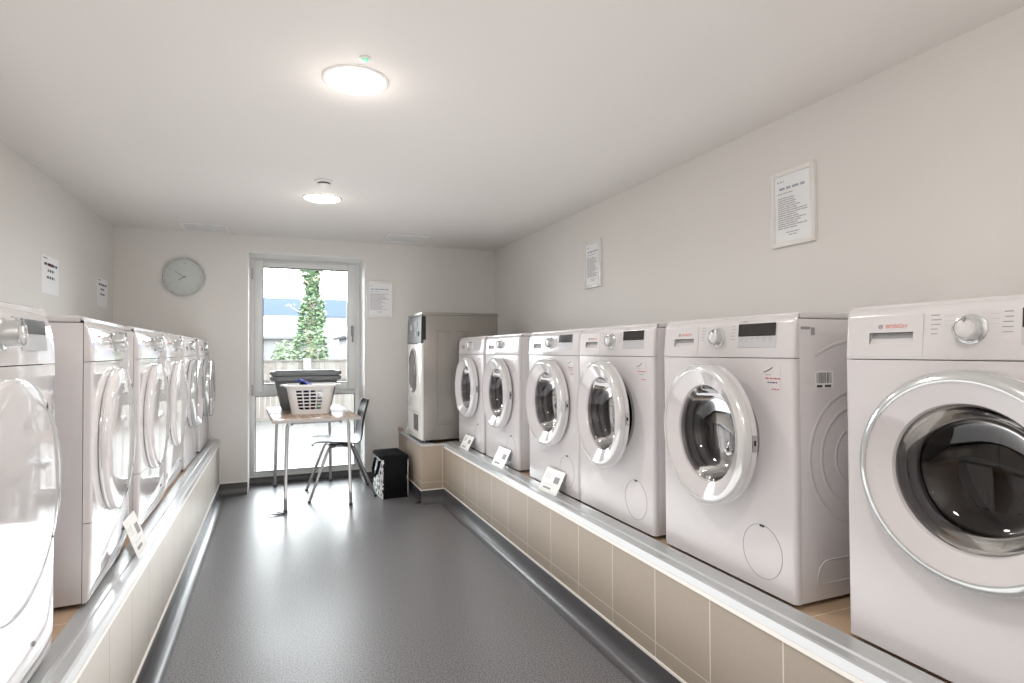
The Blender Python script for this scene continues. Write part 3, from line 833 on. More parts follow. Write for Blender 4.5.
# ------------------------------------------------------------------ notices
def notice(loc, rz, label, name='framed_notice', framed=True, w_=.226, h_=.33, style='A'):
    t = thing(name, label, 'notice', loc, rz, 'framed notices on the walls' if framed else 'paper sheets on the left wall')
    if framed:
        bm = bmesh.new(); f = .021
        box(bm, -w_/2, w_/2, -.004, 0, -h_/2, h_/2, mi=1)
        box(bm, -w_/2, -w_/2+f, -.014, -.002, -h_/2, h_/2, .002); box(bm, w_/2-f, w_/2, -.014, -.002, -h_/2, h_/2, .002)
        box(bm, -w_/2+f, w_/2-f, -.014, -.002, -h_/2, -h_/2+f, .002); box(bm, -w_/2+f, w_/2-f, -.014, -.002, h_/2-f, h_/2, .002)
        obj('frame', bm, [M['plas_clip'], M['paper']], t)
        a, b = w_/2-f-.004, h_/2-f-.004
        obj('paper_sheet', B(-w_/2+f, w_/2-f, -.0062, -.0042, -h_/2+f, h_/2-f), M['paper'], t, smooth=False)
        bm = bmesh.new(); I = Matrix.Translation((0, -.0064, 0))
        ink_rows(bm, -a+.01, -a+.045, b-.03, b-.014, 1, .006, I, 0, False)
        ink_rows(bm, -a+.02, a-.02, b-.062, b-.044, 1, .010, I, 1, False)
        ink_rows(bm, -a+.012, a-.03, b-.078, b-.070, 1, .004, I, 0)
        ink_rows(bm, -a+.012, a-.012, -b+.050, b-.090, 15, .0042, I, 0)
        ink_rows(bm, -.035, .035, -b+.018, -b+.040, 2, .004, I, 0, align='C')
        obj('printing', bm, [M['print'], mat('slate_blue_ink', (.36, .42, .50), .6)], t, smooth=False)
    else:
        obj('paper_sheet', B(-w_/2, w_/2, -.002, 0, -h_/2, h_/2), M['paper'], t, smooth=False)
        bm = bmesh.new(); I = Matrix.Translation((0, -.0022, 0))
        ink_rows(bm, -w_*.42, -w_*.2, h_*.40, h_*.46, 1, .006, I, 0, False)
        for k, (zz, ww, mi) in enumerate(((.28, .38, 1), (.12, .18, 0), (-.06, .22, 0))):
            ink_rows(bm, -w_*ww, w_*ww, h_*zz-.008, h_*zz+.008, 1, .014, I, 0, False)
            if mi and style == 'A': box(bm, -w_*.10, w_*.12, -.0009, -.0002, h_*zz-.009, h_*zz+.009, mi=1, mtx=Matrix.Translation((0, -.0022, 0)))
        obj('printing', bm, [M['ink2'], M['red']], t, smooth=False)
    return t
notice((WR-.001, 1.813, 1.816), R(-90), 'white framed notice high on the right wall, nearest the camera')
notice((WR-.001, 3.49, 1.808), R(-90), 'white framed notice on the right wall above the far washing machines')
notice((.893, D-.001, 1.693), 0, 'grey-white framed notice on the back wall right of the window', w_=.25, h_=.345)
notice((WL, 4.07, 1.652), R(90), 'white paper sheet with dark and red words on the left wall, nearer one', 'paper_notice', False, .27, .215)
notice((WL, 5.14, 1.655), R(90), 'white paper sheet with dark words on the left wall, next to the back corner', 'paper_notice', False, .26, .21, 'B')

# ------------------------------------------------------------------ clock
t = thing('wall_clock', 'round pale wall clock with thin silver rim on the back wall left of the window', 'clock', (-.705, D-.001, 1.834))
obj('clock_rim', L([(.145, -.002), (.157, 0), (.158, -.022), (.154, -.030), (.148, -.030), (.145, -.020)], n=64), M['silver'], t)
obj('clock_face', L([(.150, 0), (.150, -.010), (0, -.010)], n=64), mat('pale_dial', (.60, .64, .62), .4), t)
bm = bmesh.new()
for k in range(1, 13):
    a = R(90-30*k); tb = text_bm(str(k), .026, .0003)
    bmesh.ops.transform(tb, matrix=Matrix.Translation((.118*math.cos(a), -.0112, .118*math.sin(a))) @ FRONT, verts=tb.verts); merge(bm, tb)
obj('numerals', bm, mat('pale_numerals', (.42, .45, .44), .5), t, smooth=False)
for nm, ln, ang, wd in (('minute_hand', .088, 147, .005), ('hour_hand', .052, 214, .007)):
    bm = bmesh.new(); box(bm, -.015, ln, -.0155 if nm[0] == 'm' else -.0135, -.0145 if nm[0] == 'm' else -.0125, -wd/2, wd/2, mtx=Matrix.Rotation(-R(ang), 4, 'Y'))
    obj(nm, bm, M['ink'], t, smooth=False)
obj('hub', L([(.006, -.010), (.006, -.017), (0, -.017)], n=16), M['ink'], t)

# ------------------------------------------------------------------ ceiling fittings
def ceil_light(x, y, label, r=.115):
    t = thing('ceiling_light', label, 'ceiling light', (x, y, H-.002), 0, 'round ceiling lights')
    obj('ring', L([(r, 0), (r+.012, 0), (r+.012, .003), (r+.008, .006), (r+.002, .007), (r, .006)], n=56, axis='Z', mtx=Matrix.Diagonal((1, 1, 1, 1))), M['ring'], t)
    obj('diffuser', L([(r+.001, .004), (r-.01, .008), (r*.6, .010), (0, .011)], n=56, axis='Z'), M['light'], t)
    return t
ceil_lights = []
for (x, y, lb) in ((.272, 2.185, 'glowing round ceiling light nearer the camera, behind the tiny green sensor'),
                   (.278, 3.955, 'glowing round ceiling light farther away, close to the smoke detector'),
                   (.27, .45, 'round ceiling light above the camera, outside the photo'), (.27, -1.3, 'round ceiling light at the unseen end of the room')):
    ceil_lights.append(ceil_light(x, y, lb, .112 if y > 3 else .108))
t = thing('smoke_detector', 'small white round detector with a dark band on the ceiling before the far light', 'detector', (.26, 3.56, H-.001))
obj('base', L([(.052, 0), (.052, .008), (.046, .012), (0, .012)], n=36, axis='Z'), M['ring'], t)
obj('vent_band', L([(.036, .012), (.036, .022), (0, .022)], n=36, axis='Z'), mat('brown_band', (.16, .11, .10), .5), t)
obj('cap', L([(.040, .022), (.040, .026), (.030, .034), (0, .036)], n=36, axis='Z'), M['ring'], t)
t = thing('ceiling_sensor', 'tiny round green-lensed sensor on the ceiling beside the nearer light', 'sensor', (.281, 2.012, H-.001))
obj('body', L([(.020, 0), (.018, .004), (.010, .005), (0, .005)], n=28, axis='Z'), M['ring'], t)
obj('lens', L([(.013, .0045), (.011, .010), (0, .012)], n=24, axis='Z'), M['grn'], t)
for o in list(bpy.data.objects):    # lathe(axis='Z') profiles run upward in +z; hang them downward
    if o.parent and o.parent.name.split('.')[0] in ('ceiling_light', 'smoke_detector', 'ceiling_sensor') and not o.get('flip'):
        zs = [v.co.z for v in o.data.vertices]
        if max(zs) > .001 and not o.data.get('f'):
            for v in o.data.vertices: v.co.z = -abs(v.co.z)
            o.data['f'] = 1
for (x0, x1, y0, y1, lb) in ((-.695, -.362, 5.07, 5.39, 'flat square ceiling panel left of the window near the clock'), (.885, 1.243, 4.93, 5.27, 'flat square ceiling panel right of the window near the grey dryer')):
    t = thing('ceiling_panel', lb, 'ceiling vent', ((x0+x1)/2, (y0+y1)/2, H-.0005), 0, 'flat square ceiling panels')
    a, b = (x1-x0)/2, (y1-y0)/2
    bm = bmesh.new(); box(bm, -a, a, -b, b, -.006, 0, .002); obj('cover_plate', bm, mat('panel_grey', (.72, .74, .74), .5), t)
    bm = bmesh.new()
    for (p, q_, r_, s_) in ((-a, a, -b, -b+.016), (-a, a, b-.016, b), (-a, -a+.016, -b+.016, b-.016), (a-.016, a, -b+.016, b-.016)): box(bm, p, q_, r_, s_, -.010, -.0055)
    obj('frame', bm, M['ring'], t, smooth=False)

# ------------------------------------------------------------------ table
TZ = .712
t = thing('table', 'small rectangular table with worn wood-look top and grey tube legs pushed into the window bay', 'table', (.258, 5.105, 0), R(3.0))
bm = bmesh.new(); box(bm, -.315, .315, -.575, .575, TZ-.024, TZ-.002, .004)
obj('edge_band', bm, mat('table_edge', (.42, .40, .38), .4), t)
bm = bmesh.new(); box(bm, -.311, .311, -.571, .571, TZ-.003, TZ, .001); obj('tabletop', bm, M['wood'], t)
for s in (-1, 1):
    y = -.40 if s < 0 else .50; zt = TZ-.036
    for q_ in (-1, 1):
        ox = .025 if s < 0 else 0; pts = arc_path([(ox, y, zt), (ox+q_*.225, y, zt), (ox+q_*.235, y, .30), (ox+q_*.240, y+s*.02, 0)], .05)
        bm = bmesh.new(); tube(bm, pts, .0125, n=12)
        lg = obj('leg', bm, M['tube'], t)
        bm = bmesh.new(); lathe(bm, [(0, 0), (.015, 0), (.0155, .02), (.0128, .024)], n=14, axis='Z', mtx=Matrix.Translation((ox+q_*.240, y+s*.02, .024)) @ Matrix.Diagonal((1, 1, -1, 1)))
        for v in bm.verts: v.co.z = abs(v.co.z)
        obj('rubber_foot', bm, M['tubed'], lg)
bm = bmesh.new(); tube(bm, arc_path([(-.18, -.50, TZ-.050), (-.17, -.50, TZ-.034), (.17, -.50, TZ-.034), (.18, -.50, TZ-.050)], .012), .010, n=8)
tube(bm, [(-.19, -.42, TZ-.036), (-.19, .50, TZ-.036)], .010, n=8); tube(bm, [(.19, -.42, TZ-.036), (.19, .50, TZ-.036)], .010, n=8)
obj('underframe', bm, M['tubed'], t)
bm = bmesh.new()
for a, b in (((.01, -.02), (-.06, -.05)), ((-.02, -.03), (-.115, -.045)), ((.0, 0), (-.05, .01))):
    tube(bm, [(a[0], a[1], .008), ((a[0]+b[0])/2, (a[1]+b[1])/2+.006, .012), (b[0], b[1], .008)], [.008, .006, .003], n=6)
o = obj('tie_scrap', bm, M['tubed'], None); o.location = (.05, 4.66, 0); tag(o, 'small grey scrap of tie lying at the foot of the near left table leg', 'tie')

# ------------------------------------------------------------------ laundry basket and tubs
def basket():
    t = thing('laundry_basket', 'white plastic laundry basket with slotted sides on the table in front of the grey tubs', 'laundry basket', (.262, 4.985, TZ+.001), R(-4))
    Hh = .235; bm = bmesh.new(); nz = 26; seq = []
    def loop(f):
        w_ = .285 + .085*f; d_ = .22+.07*f; r = .045
        return w_, d_, r
    NX, NY, NC = 25, 17, 4
    def ring(f):
        w_, d_, r = loop(f); p = []
        xs = [(-w_/2+r)+(w_-2*r)*i/(NX-1) for i in range(NX)]; ys = [(-d_/2+r)+(d_-2*r)*i/(NY-1) for i in range(NY)]
        for x in xs: p.append((x, -d_/2))
        for k in range(1, NC): a = R(-90+90*k/NC); p.append((w_/2-r+r*math.cos(a), -d_/2+r+r*math.sin(a)))
        for y in ys: p.append((w_/2, y))
        for k in range(1, NC): a = R(90*k/NC); p.append((w_/2-r+r*math.cos(a), d_/2-r+r*math.sin(a)))
        for x in reversed(xs): p.append((x, d_/2))
        for k in range(1, NC): a = R(90+90*k/NC); p.append((-w_/2+r+r*math.cos(a), d_/2-r+r*math.sin(a)))
        for y in reversed(ys): p.append((-w_/2, y))
        for k in range(1, NC): a = R(180+90*k/NC); p.append((-w_/2+r+r*math.cos(a), -d_/2+r+r*math.sin(a)))
        return p
    rows = [[bm.verts.new((x, y, Hh*k/nz)) for x, y in ring(k/nz)] for k in range(nz+1)]
    n = len(rows[0]); s1 = NX-1; s2 = s1+NC; s3 = s2+NY-1; s4 = s3+NC; s5 = s4+NX-1; s6 = s5+NC; s7 = s6+NY-1
    def hole(i, k):
        if k < 4 or k > 21: return False
        row_hole = (k-4) % 3 < 2
        if not row_hole: return False
        for a, b in ((0, s1), (s4, s5)):
            if a <= i < b:
                j = i-a; return 2 <= j < 22 and (j-2) % 5 != 4
        for a, b in ((s2, s3), (s6, s7)):
            if a <= i < b:
                j = i-a; return 2 <= j < 14 and (j-2) % 4 != 3
        return False
    for k in range(nz):
        for i in range(n):
            if hole(i, k): continue
            bm.faces.new((rows[k][i], rows[k][(i+1) % n], rows[k+1][(i+1) % n], rows[k+1][i]))
    bm.faces.new(rows[0])
    o = obj('body', bm, M['basket'], t, smooth=False); sm = o.modifiers.new('s', 'SOLIDIFY'); sm.thickness = .004
    bm = bmesh.new(); rr = ring(1.0)
    lv = [(1.0, .0), (1.03, .0), (1.06, -.004), (1.065, -.018), (1.055, -.018), (1.04, -.006), (1.0, -.008)]
    rws = [[bm.verts.new((x*s, y*s, Hh+dz)) for x, y in rr] for s, dz in lv]
    for a, b in zip(rws, rws[1:]+rws[:1]):
        for i in range(n): bm.faces.new((a[i], a[(i+1) % n], b[(i+1) % n], b[i]))
    obj('rim', bm, M['basket'], t)
    for s in (-1, 1):
        bm = bmesh.new(); rows = []
        for k in range(9):
            u = -1+2*k/8; e = math.sqrt(max(0, 1-u*u))
            rows.append([bm.verts.new((s*(.19+d), u*.085, Hh+dz)) for d, dz in ((0, -.002), (.040*e, -.002), (.048*e, -.010), (.040*e, -.014), (0, -.010))])
        for a, b in zip(rows[:-1], rows[1:]):
            for i in range(4): bm.faces.new((a[i], a[i+1], b[i+1], b[i]))
        obj('handle', bm, M['basket'], t)
    return t
basket()
def cloth(name, label, loc, sc, m, seed, cat='clothes'):
    rnd = random.Random(seed); bm = bmesh.new(); bmesh.ops.create_icosphere(bm, subdivisions=4, radius=1)
    ph = [(rnd.uniform(2, 6), rnd.uniform(2, 6), rnd.uniform(2, 6), rnd.uniform(0, 6)) for _ in range(6)]
    for v in bm.verts:
        c = v.co; f = 1+sum(.06*math.sin(a*c.x+b*c.y+d*c.z+e) for a, b, d, e in ph)
        v.co = Vector((c.x*f*sc[0], c.y*f*sc[1], max(c.z*f, -.8)*sc[2]))
    o = obj(name, bm, m); o.location = loc; return tag(o, label, cat, 'clothes in the white basket')
bx, by = .262, 4.985
cloth('folded_clothes', 'navy garment in the left half of the white basket', (bx-.048, by-.025, TZ+.13), (.085, .06, .115), M['navy'], 1)
cloth('folded_clothes', 'pale garment in the right half of the white basket', (bx+.085, by+.02, TZ+.14), (.045, .06, .06), M['pale'], 2)
cloth('folded_clothes', 'green garment low in the right of the white basket', (bx+.075, by-.035, TZ+.045), (.040, .040, .035), M['teal'], 3)
cloth('folded_clothes', 'dark red garment low at the back of the white basket', (bx-.02, by+.06, TZ+.05), (.07, .03, .04), M['wine'], 5)
bm = bmesh.new(); N = 14
rows = [[bm.verts.new(((-.5+i/N)*.115, (-.5+j/6)*.07, .012*math.sin(i*.9+j)*.5+.028*math.exp(-((i-4)/4)**2)+.006)) for j in range(7)] for i in range(N+1)]
for a, b in zip(rows[:-1], rows[1:]):
    for j in range(6): bm.faces.new((a[j], a[j+1], b[j+1], b[j]))
o = obj('folded_clothes', bm, M['blue']); sm = o.modifiers.new('s', 'SOLIDIFY'); sm.thickness = .008
o.location = (bx-.055, by-.085, TZ+.240); o.rotation_euler = (0, R(8), R(-10)); tag(o, 'bright blue cloth hanging over the top of the white basket', 'clothes', 'clothes in the white basket')

def tub(z, label, first):
    t = thing('storage_tub', label, 'storage tub', (.245, 5.43, z), R(0), 'nested grey tubs'); Hh = .285
    def loop(w_, d_, r, zz, bm): return [bm.verts.new((x, y, zz)) for x, y in rrect(w_, d_, r, 6)]
    bm = bmesh.new(); lv = [(.40, .25, .05, 0), (.42, .27, .055, .02), (.525, .335, .06, Hh-.01), (.515, .325, .058, Hh-.01), (.41, .26, .05, .024), (.39, .24, .045, .006)]
    rows = [loop(*l, bm) for l in lv]; n = len(rows[0])
    for a, b in zip(rows[:-1], rows[1:]):
        for i in range(n): bm.faces.new((a[i], a[(i+1) % n], b[(i+1) % n], b[i]))
    bm.faces.new(rows[0]); bm.faces.new(rows[-1]); obj('body', bm, M['tub'], t)
    bm = bmesh.new(); lv = [(.515, .325, .058, Hh-.012), (.515, .325, .058, Hh), (.555, .365, .07, Hh+.002), (.57, .38, .075, Hh-.006), (.57, .38, .075, Hh-.034), (.56, .37, .07, Hh-.034), (.553, .363, .07, Hh-.012)]
    rows = [loop(*l, bm) for l in lv]
    for a, b in zip(rows, rows[1:]+rows[:1]):
        for i in range(n): bm.faces.new((a[i], a[(i+1) % n], b[(i+1) % n], b[i]))
    obj('rim', bm, M['tub'], t)
    for s in (-1, 1):
        bm = bmesh.new(); box(bm, s*.285-.012, s*.285+.012, -.06, .06, Hh-.030, Hh-.004, .006); obj('handle', bm, M['tub'], t)
    bm = bmesh.new(); box(bm, -.05, .06, -.195, -.186, Hh-.022, Hh-.006, .003); obj('clip', bm, M['tubed'], t)
    return t
tub(TZ+.001, 'lower grey plastic tub of the nested pair on the table, behind the white basket', True)
tub(TZ+.044, 'upper grey plastic tub nested inside the other behind the white basket', False)

# ------------------------------------------------------------------ chair (faces -x)
t = thing('stacking_chair', 'black moulded plastic chair with grey tube legs at the right side of the table', 'chair', (.50, 5.13, 0))
prof = [(-.215, .428), (-.225, .440), (-.205, .453), (-.15, .456), (-.05, .446), (.05, .438), (.11, .437), (.155, .450), (.180, .485), (.190, .53), (.198, .58), (.208, .64), (.222, .70), (.236, .75), (.246, .785), (.250, .800)]
bm = bmesh.new(); NW = 16; rows = []
for k, (x, z) in enumerate(prof):
    f = k/(len(prof)-1)
    hw = .205 if f < .45 else (.205-.025*((f-.45)/.55))
    if k < 2: hw = .175+.02*k
    if k == len(prof)-1: hw = .135
    if k == len(prof)-2: hw = .165
    row = []
    for j in range(NW+1):
        u = -1+2*j/NW
        if f < .4: dz = .020*abs(u)**3; dx = 0
        else: dz = 0; dx = -.035*u*u*(min(1, (f-.4)/.3))
        if k < 3: dz -= .0
        row.append(bm.verts.new((x+dx, u*hw, z+dz)))
    rows.append(row)
for a, b in zip(rows[:-1], rows[1:]):
    for j in range(NW): bm.faces.new((a[j], a[j+1], b[j+1], b[j]))
o = obj('shell_seat', bm, M['chair'], t, ang=80); sm = o.modifiers.new('s', 'SOLIDIFY'); sm.thickness = .009; sm.offset = -1
ss = o.modifiers.new('ss', 'SUBSURF'); ss.levels = 1; ss.render_levels = 1
for s in (-1, 1):
    bm = bmesh.new(); tube(bm, arc_path([(-.02, s*.05, .418), (-.10, s*.165, .418), (-.255, s*.222, .0)], .04), .011, n=12); lg = obj('leg', bm, M['tube'], t)
    bm = bmesh.new(); tube(bm, [(-.251, s*.2205, .012), (-.2555, s*.2222, 0)], .0135, n=12); obj('rubber_foot', bm, M['dark'], lg)
    bm = bmesh.new(); tube(bm, arc_path([(.0, s*.05, .418), (.10, s*.165, .418), (.27, s*.222, .0)], .04), .011, n=12); lg = obj('leg', bm, M['tubed'], t)
    bm = bmesh.new(); tube(bm, [(.266, s*.2205, .012), (.2705, s*.2222, 0)], .0135, n=12); obj('rubber_foot', bm, M['dark'], lg)
bm = bmesh.new(); box(bm, -.09, .09, -.09, .09, .408, .430, .006); obj('seat_bracket', bm, M['tubed'], t)

# ------------------------------------------------------------------ bag
t = thing('shopping_bag', 'square black bag with black and white patterned side on the floor by the tiled block', 'bag', (.905, 4.985, 0), R(2))
bm = bmesh.new()
def bagring(f): return (.215-.01*math.sin(PI*f), .40-.012*math.sin(PI*f))
rows = []
for k in range(9):
    f = k/8; a, b = bagring(f); rows.append([bm.verts.new((x+.004*math.sin(5*f+x*20), y+.004*math.sin(7*f+y*9), .325*f)) for x, y in rrect(a, b, .018, 3)])
n = len(rows[0])
for a, b in zip(rows[:-1], rows[1:]):
    for i in range(n):
        fc = bm.faces.new((a[i], a[(i+1) % n], b[(i+1) % n], b[i])); nx = sum(v.co.x for v in fc.verts)/4
        fc.material_index = 1 if nx < -.098 else 0
bm.faces.new(rows[0])
o = obj('body', bm, [M['black'], M['bagprint']], t)
bm = bmesh.new(); rr_ = []
for s, z in ((1.0, .322), (1.03, .318), (1.035, .338), (.98, .346), (.5, .344), (0.02, .343)): rr_.append([bm.verts.new((x*s, y*s, z+.003*math.sin(30*y))) for x, y in rrect(.218, .402, .018, 3)])
for a, b in zip(rr_[:-1], rr_[1:]):
    for i in range(n): bm.faces.new((a[i], a[(i+1) % n], b[(i+1) % n], b[i]))
obj('top_flap', bm, M['black'], t)
bm = bmesh.new(); tube(bm, [(.104, -.203, .012), (.103, -.203, .10), (.103, -.203, .2), (.104, -.203, .31)], .0035, n=6)
obj('piping', bm, mat('white_piping', (.55, .55, .53), .8), t)
for s in (-1, 1):
    bm = bmesh.new(); pth = arc_path([(s*.112, -.11, .30), (s*.135, -.12, .20), (s*.150, -.03, .155), (s*.135, .07, .20), (s*.112, .06, .30)], .06, 6)
    tube(bm, pth, .013, n=8)
    for v in bm.verts: v.co.x = s*min(abs(v.co.x), .147)
    if s > 0:
        for v in bm.verts: v.co.x = .111 + (v.co.x-.111)*.7
    obj('handle', bm, M['black'], t)

# ------------------------------------------------------------------ outside
struct('ground', B(-14, 22, RD+.07, 12.6, -.20, -.12), M['paving'], smooth=False)
struct('far_ground', B(-60, 90, 12.7, 120, -.30, -.14), M['gravel'], smooth=False)
def fence():
    Yf = 12.2
    t = thing('garden_fence', 'pale weathered board fence with square posts across the patio seen through the window', 'fence', (0, Yf, -.12))
    bm = bmesh.new(); x = -6
    while x < 9:
        box(bm, x+.003, x+.097, random.uniform(-.006, .006), .02, 0.05, 1.14); x += .1
    obj('fence_boards', bm, M['fence'], t, smooth=False)
    bm = bmesh.new(); box(bm, -6, 9, -.02, .04, 1.14, 1.17); box(bm, -6, 9, -.03, -.006, .76, .79)
    obj('rail', bm, mat('rail_wood', (.06, .055, .05), .8), t, smooth=False)
    for px in (-5.03, -3.23, -1.43, .57, 2.37, 4.17, 5.97):
        bm = bmesh.new(); box(bm, px-.07, px+.07, -.10, .06, 0, 1.20, .01); obj('post', bm, mat('post_wood', (.125, .122, .115), .8), t)
    bm = bmesh.new(); box(bm, -6, 9, -.02, .02, 0, .06); obj('gravel_board', bm, mat('board_dark', (.08, .07, .06), .8), t, smooth=False)
fence()
def leaves(bm, pts, size, mis):
    for p in pts:
        a = Matrix.Rotation(random.uniform(0, 2*PI), 4, 'Z') @ Matrix.Rotation(random.uniform(-1.2, 1.2), 4, 'X'); s = size*random.uniform(.6, 1.3)
        vs = [bm.verts.new(Vector(p) + (a @ Vector(q_))*s) for q_ in ((-.5, 0, 0), (0, -.3, .1), (.5, 0, 0), (0, .3, -.05))]
        f = bm.faces.new(vs); f.material_index = random.choices(range(3), mis)[0]
def ivy_tree():
    Yt = 15; t = thing('ivy_clad_tree', 'tall narrow ivy-clad green tree behind the fence in the middle of the window', 'tree', (.80, Yt, -.14))
    bm = bmesh.new(); tube(bm, [(0, 0, 0), (.02, 0, 1.2), (-.03, 0, 2.4), (.02, 0, 3.6), (.0, 0, 4.4)], [.16, .13, .10, .07, .03], n=10); obj('trunk', bm, M['bark'], t)
    bm = bmesh.new(); P = []
    for _ in range(5200):
        z = random.uniform(.9, 4.3); rr = .40 - .19*max(0, min(1, (z-1.6)/1.2)) + .04*math.sin(z*6) + (.10 if z > 3.5 else 0)
        rr *= (1 if z < 3.9 else .8); a = random.uniform(0, 2*PI); q_ = rr*math.sqrt(random.uniform(.35, 1))
        P.append((q_*math.cos(a)+.03*math.sin(z*3), q_*math.sin(a), z))
    leaves(bm, P, .11, (4, 5, 2)); keep_o = bpy.data.meshes.new('foliage'); bm.to_mesh(keep_o); bm.free()
    for m_ in (M['leafA'], M['leafB'], M['leafC']): keep_o.materials.append(m_)
    fo = bpy.data.objects.new('foliage', keep_o); COL.objects.link(fo); fo.parent = t
    bm = bmesh.new()
    for (x0, z0, x1, z1) in ((.05, 2.5, .62, 3.35), (-.05, 2.5, -.72, 3.0), (.0, 3.0, .42, 3.6), (-.05, 2.3, -.5, 2.45), (-.05, 3.0, -.5, 3.5)):
        tube(bm, [(x0, -.1, z0), ((x0+x1)/2, -.15, (z0+z1)/2-.06), (x1, -.2, z1)], [.022, .014, .005], n=6)
    obj('branches', bm, M['bark'], t)
    bm = bmesh.new(); P = []
    for (cx, cz) in ((.55, 3.35), (.5, 3.15), (-.55, 3.2), (-.65, 3.05), (-.4, 3.4), (.62, 3.5), (-.3, 3.6)):
        P += [(cx+random.gauss(0, .07), random.gauss(-.15, .06), cz+random.gauss(0, .06)) for _ in range(14)]
    leaves(bm, P, .07, (1, 1, 2)); me = bpy.data.meshes.new('twig_leaves'); bm.to_mesh(me); bm.free()
    for m_ in (M['leafA'], M['leafB'], M['leafC']): me.materials.append(m_)
    fo = bpy.data.objects.new('twig_leaves', me); COL.objects.link(fo); fo.parent = t
ivy_tree()
def shrub(x, y, rx, h, label):
    t = thing('shrub', label, 'shrub', (x, y, -.14), 0)
    bm = bmesh.new(); tube(bm, [(0, 0, 0), (0, 0, h*.6)], [.05, .02], n=6); obj('stem', bm, M['bark'], t)
    bm = bmesh.new(); P = []
    for _ in range(900):
        a = random.uniform(0, 2*PI); v = random.uniform(-1, 1); q_ = random.uniform(.6, 1)
        P.append((rx*q_*math.cos(a)*math.sqrt(1-v*v), .4*q_*math.sin(a)*math.sqrt(1-v*v), h*.62+h*.4*v*q_))
    leaves(bm, P, .10, (3, 4, 1)); me = bpy.data.meshes.new('foliage'); bm.to_mesh(me); bm.free()
    for m_ in (M['hedge'], M['leafB'], M['leafA']): me.materials.append(m_)
    fo = bpy.data.objects.new('foliage', me); COL.objects.link(fo); fo.parent = t
shrub(-.55, 14.0, .35, 1.50, 'pale green shrub just over the fence at the left edge of the window')
shrub(.16, 14.2, .30, 1.62, 'green shrub over the fence between the left shrub and the ivy-clad tree')
shrub(1.75, 14.3, .30, 1.40, 'low shrub over the fence at the right edge of the window')
# warehouse with blue upper cladding, far away
t = thing('warehouse', 'long pale building with a bright blue upper band beyond the trees', 'building', (4, 66, -.14))
bm = bmesh.new(); box(bm, -22, 22, 0, 10, 0, 5.2); obj('walls', bm, M['render'], t, smooth=False)
bm = bmesh.new(); box(bm, -22.1, 22.1, -.1, 10.1, 5.2, 7.1); obj('blue_cladding', bm, M['bluebld'], t, smooth=False)
t = thing('low_shed', 'low building with a broad pale grey roof left of the ivy-clad tree', 'building', (-1.2, 40, -.14))
bm = bmesh.new(); box(bm, -6, 4.2, 0, 8, 0, 2.25); obj('walls', bm, M['render'], t, smooth=False)
bm = bmesh.new(); prism(bm, [(-.3, 2.2), (-.3, 2.34), (7, 4.1), (7, 3.9)], 0, -6.3, 4.4); obj('roof', bm, M['greyroof'], t, smooth=False)
t = thing('gabled_house', 'white gabled house with blue panes at the right of the window view', 'building', (4.6, 29.5, -.14))
bm = bmesh.new(); prism(bm, [(-1.15, 0), (3.2, 0), (3.2, 1.9), (1.0, 4.3), (-1.15, 2.2)], 1, 0, 6); obj('walls', bm, M['render'], t, smooth=False)
bm = bmesh.new()
for (xa, za, xb, zb) in ((-1.4, 2.05, 1.0, 4.45), (1.0, 4.45, 3.5, 1.85)):
    ln = math.hypot(xb-xa, zb-za); box(bm, 0, ln, -.3, 6.3, 0, .14, mtx=Matrix.Translation((xa, 0, za)) @ Matrix.Rotation(-math.atan2(zb-za, xb-xa), 4, 'Y'))
obj('roof', bm, M['greyroof'], t, smooth=False)
for (x, z, a, b) in ((-.35, .85, .40, .55), (-.55, 2.05, .14, .30), (-1.0, 2.0, .2, .4), (1.2, 1.0, .4, .5)):
    wn_ = obj('window', B(x-a/2-.05, x+a/2+.05, -.06, .02, z-b/2-.05, z+b/2+.05), M['render'], t, smooth=False)
    obj('window_pane', B(x-a/2, x+a/2, -.08, -.05, z-b/2, z+b/2), M['bwin'], wn_, smooth=False)

# ------------------------------------------------------------------ light
wd = bpy.data.worlds.new('World'); SC.world = wd; wd.use_nodes = True
nt = wd.node_tree; bg = nt.nodes['Background']; bg.inputs[0].default_value = (.93, .97, 1, 1); bg.inputs[1].default_value = 14.0

def area(name, loc, rot, sx, sy, power, col=(1, 1, 1), shape='RECTANGLE'):
    l = bpy.data.lights.new(name, 'AREA'); l.shape = shape; l.size = sx
    if shape == 'RECTANGLE': l.size_y = sy
    l.energy = power; l.color = col
    o = bpy.data.objects.new(name, l); COL.objects.link(o); o.location = loc; o.rotation_euler = rot; return o
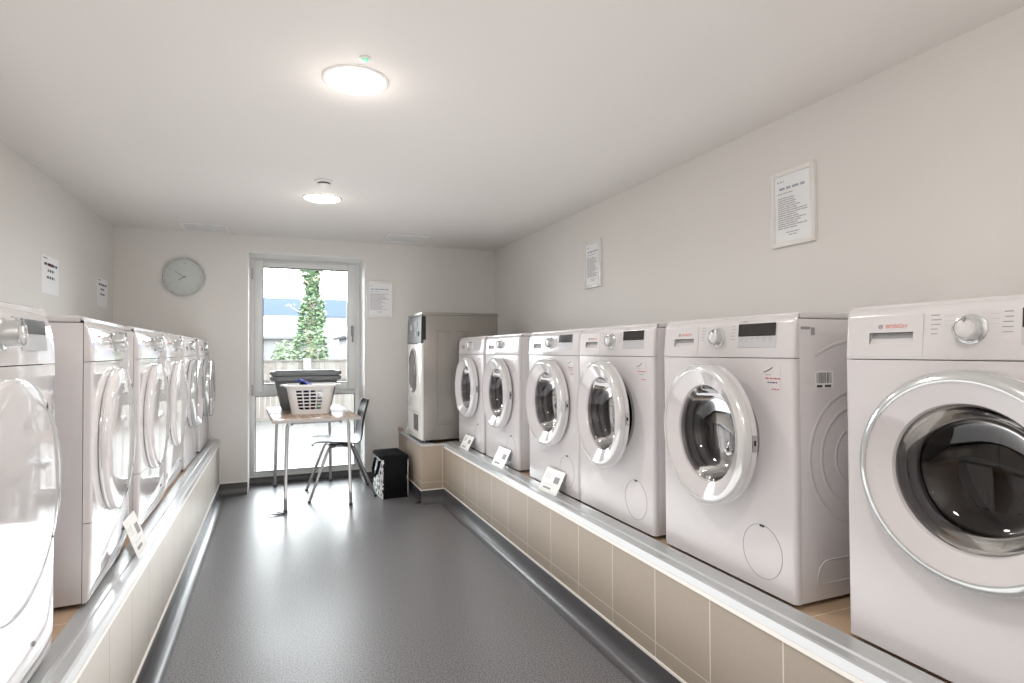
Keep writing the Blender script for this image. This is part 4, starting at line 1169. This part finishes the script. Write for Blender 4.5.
# ceiling fittings light the room
for i, (x, y) in enumerate(((.272, 2.205), (.278, 3.955), (.27, .45), (.27, -1.3))):
    area('fitting_lamp', (x, y, H-.03), (0, 0, 0), .22, .22, (9, 7, 9, 9)[i], (1, .96, .92), 'DISK')
for i, (x, y) in enumerate(((.272, 2.205), (.278, 3.955))):
    l = bpy.data.lights.new('fitting_glow', 'POINT'); l.energy = (.9, .5)[i]; l.color = (1, .93, .84); l.shadow_soft_size = .05
    o = bpy.data.objects.new('fitting_glow', l); COL.objects.link(o); o.location = (x, y, H-.10)
# added unseen fills: two aimed up at the ceiling, one at the back wall
area('added_fill', (-.15, -1.0, 1.25), (R(180), 0, 0), 1.6, 1.6, 30, (1, .965, .93))
area('added_fill', (.38, 2.7, .10), (R(180), 0, 0), 1.2, 3.9, 25, (1, .99, .985))
area('added_fill', (.28, 3.3, 1.30), (R(90), 0, 0), .8, .4, 1.2, (1, .99, .98))
po = area('window_portal', ((RV0+RV1)/2, RD+.12, 1.06), (R(-90), 0, 0), 1.0, 2.0, 1)
po.data.cycles.is_portal = True
sun = bpy.data.lights.new('sun', 'SUN'); sun.energy = 1.0; sun.angle = R(2); sun.color = (1, .97, .92)
so = bpy.data.objects.new('sun', sun); COL.objects.link(so); so.rotation_euler = (R(38), R(12), R(-15))   # from behind the building onto the patio

# ------------------------------------------------------------------ camera
yaw, pitch, roll, f = R(22.2262), R(.9412), R(-.2941), 577.09
F = Vector((math.sin(yaw), math.cos(yaw), 0)); Rt = Vector((math.cos(yaw), -math.sin(yaw), 0)); U = Vector((0, 0, 1))
F2 = F*math.cos(pitch)+U*math.sin(pitch); U2 = U*math.cos(pitch)-F*math.sin(pitch)
R3 = Rt*math.cos(roll)+U2*math.sin(roll); U3 = U2*math.cos(roll)-Rt*math.sin(roll)
cam = bpy.data.cameras.new('camera'); cam.sensor_width = 36; cam.lens = f/1024*36; cam.clip_start = .02; cam.clip_end = 500
co = bpy.data.objects.new('camera', cam); COL.objects.link(co)
m = Matrix((R3, U3, -F2)).transposed().to_4x4(); m.translation = Vector((0, 0, 1.2066)); co.matrix_world = m
SC.camera = co
SC.view_settings.view_transform = 'Standard'
SC.view_settings.look = 'None'
SC.view_settings.exposure = 0.15
SC.cycles.max_bounces = 10; SC.cycles.diffuse_bounces = 6; SC.cycles.glossy_bounces = 5; SC.cycles.transparent_max_bounces = 16
SC.cycles.caustics_reflective = False; SC.cycles.caustics_refractive = False
try: SC.cycles.use_denoising = True
except Exception: pass
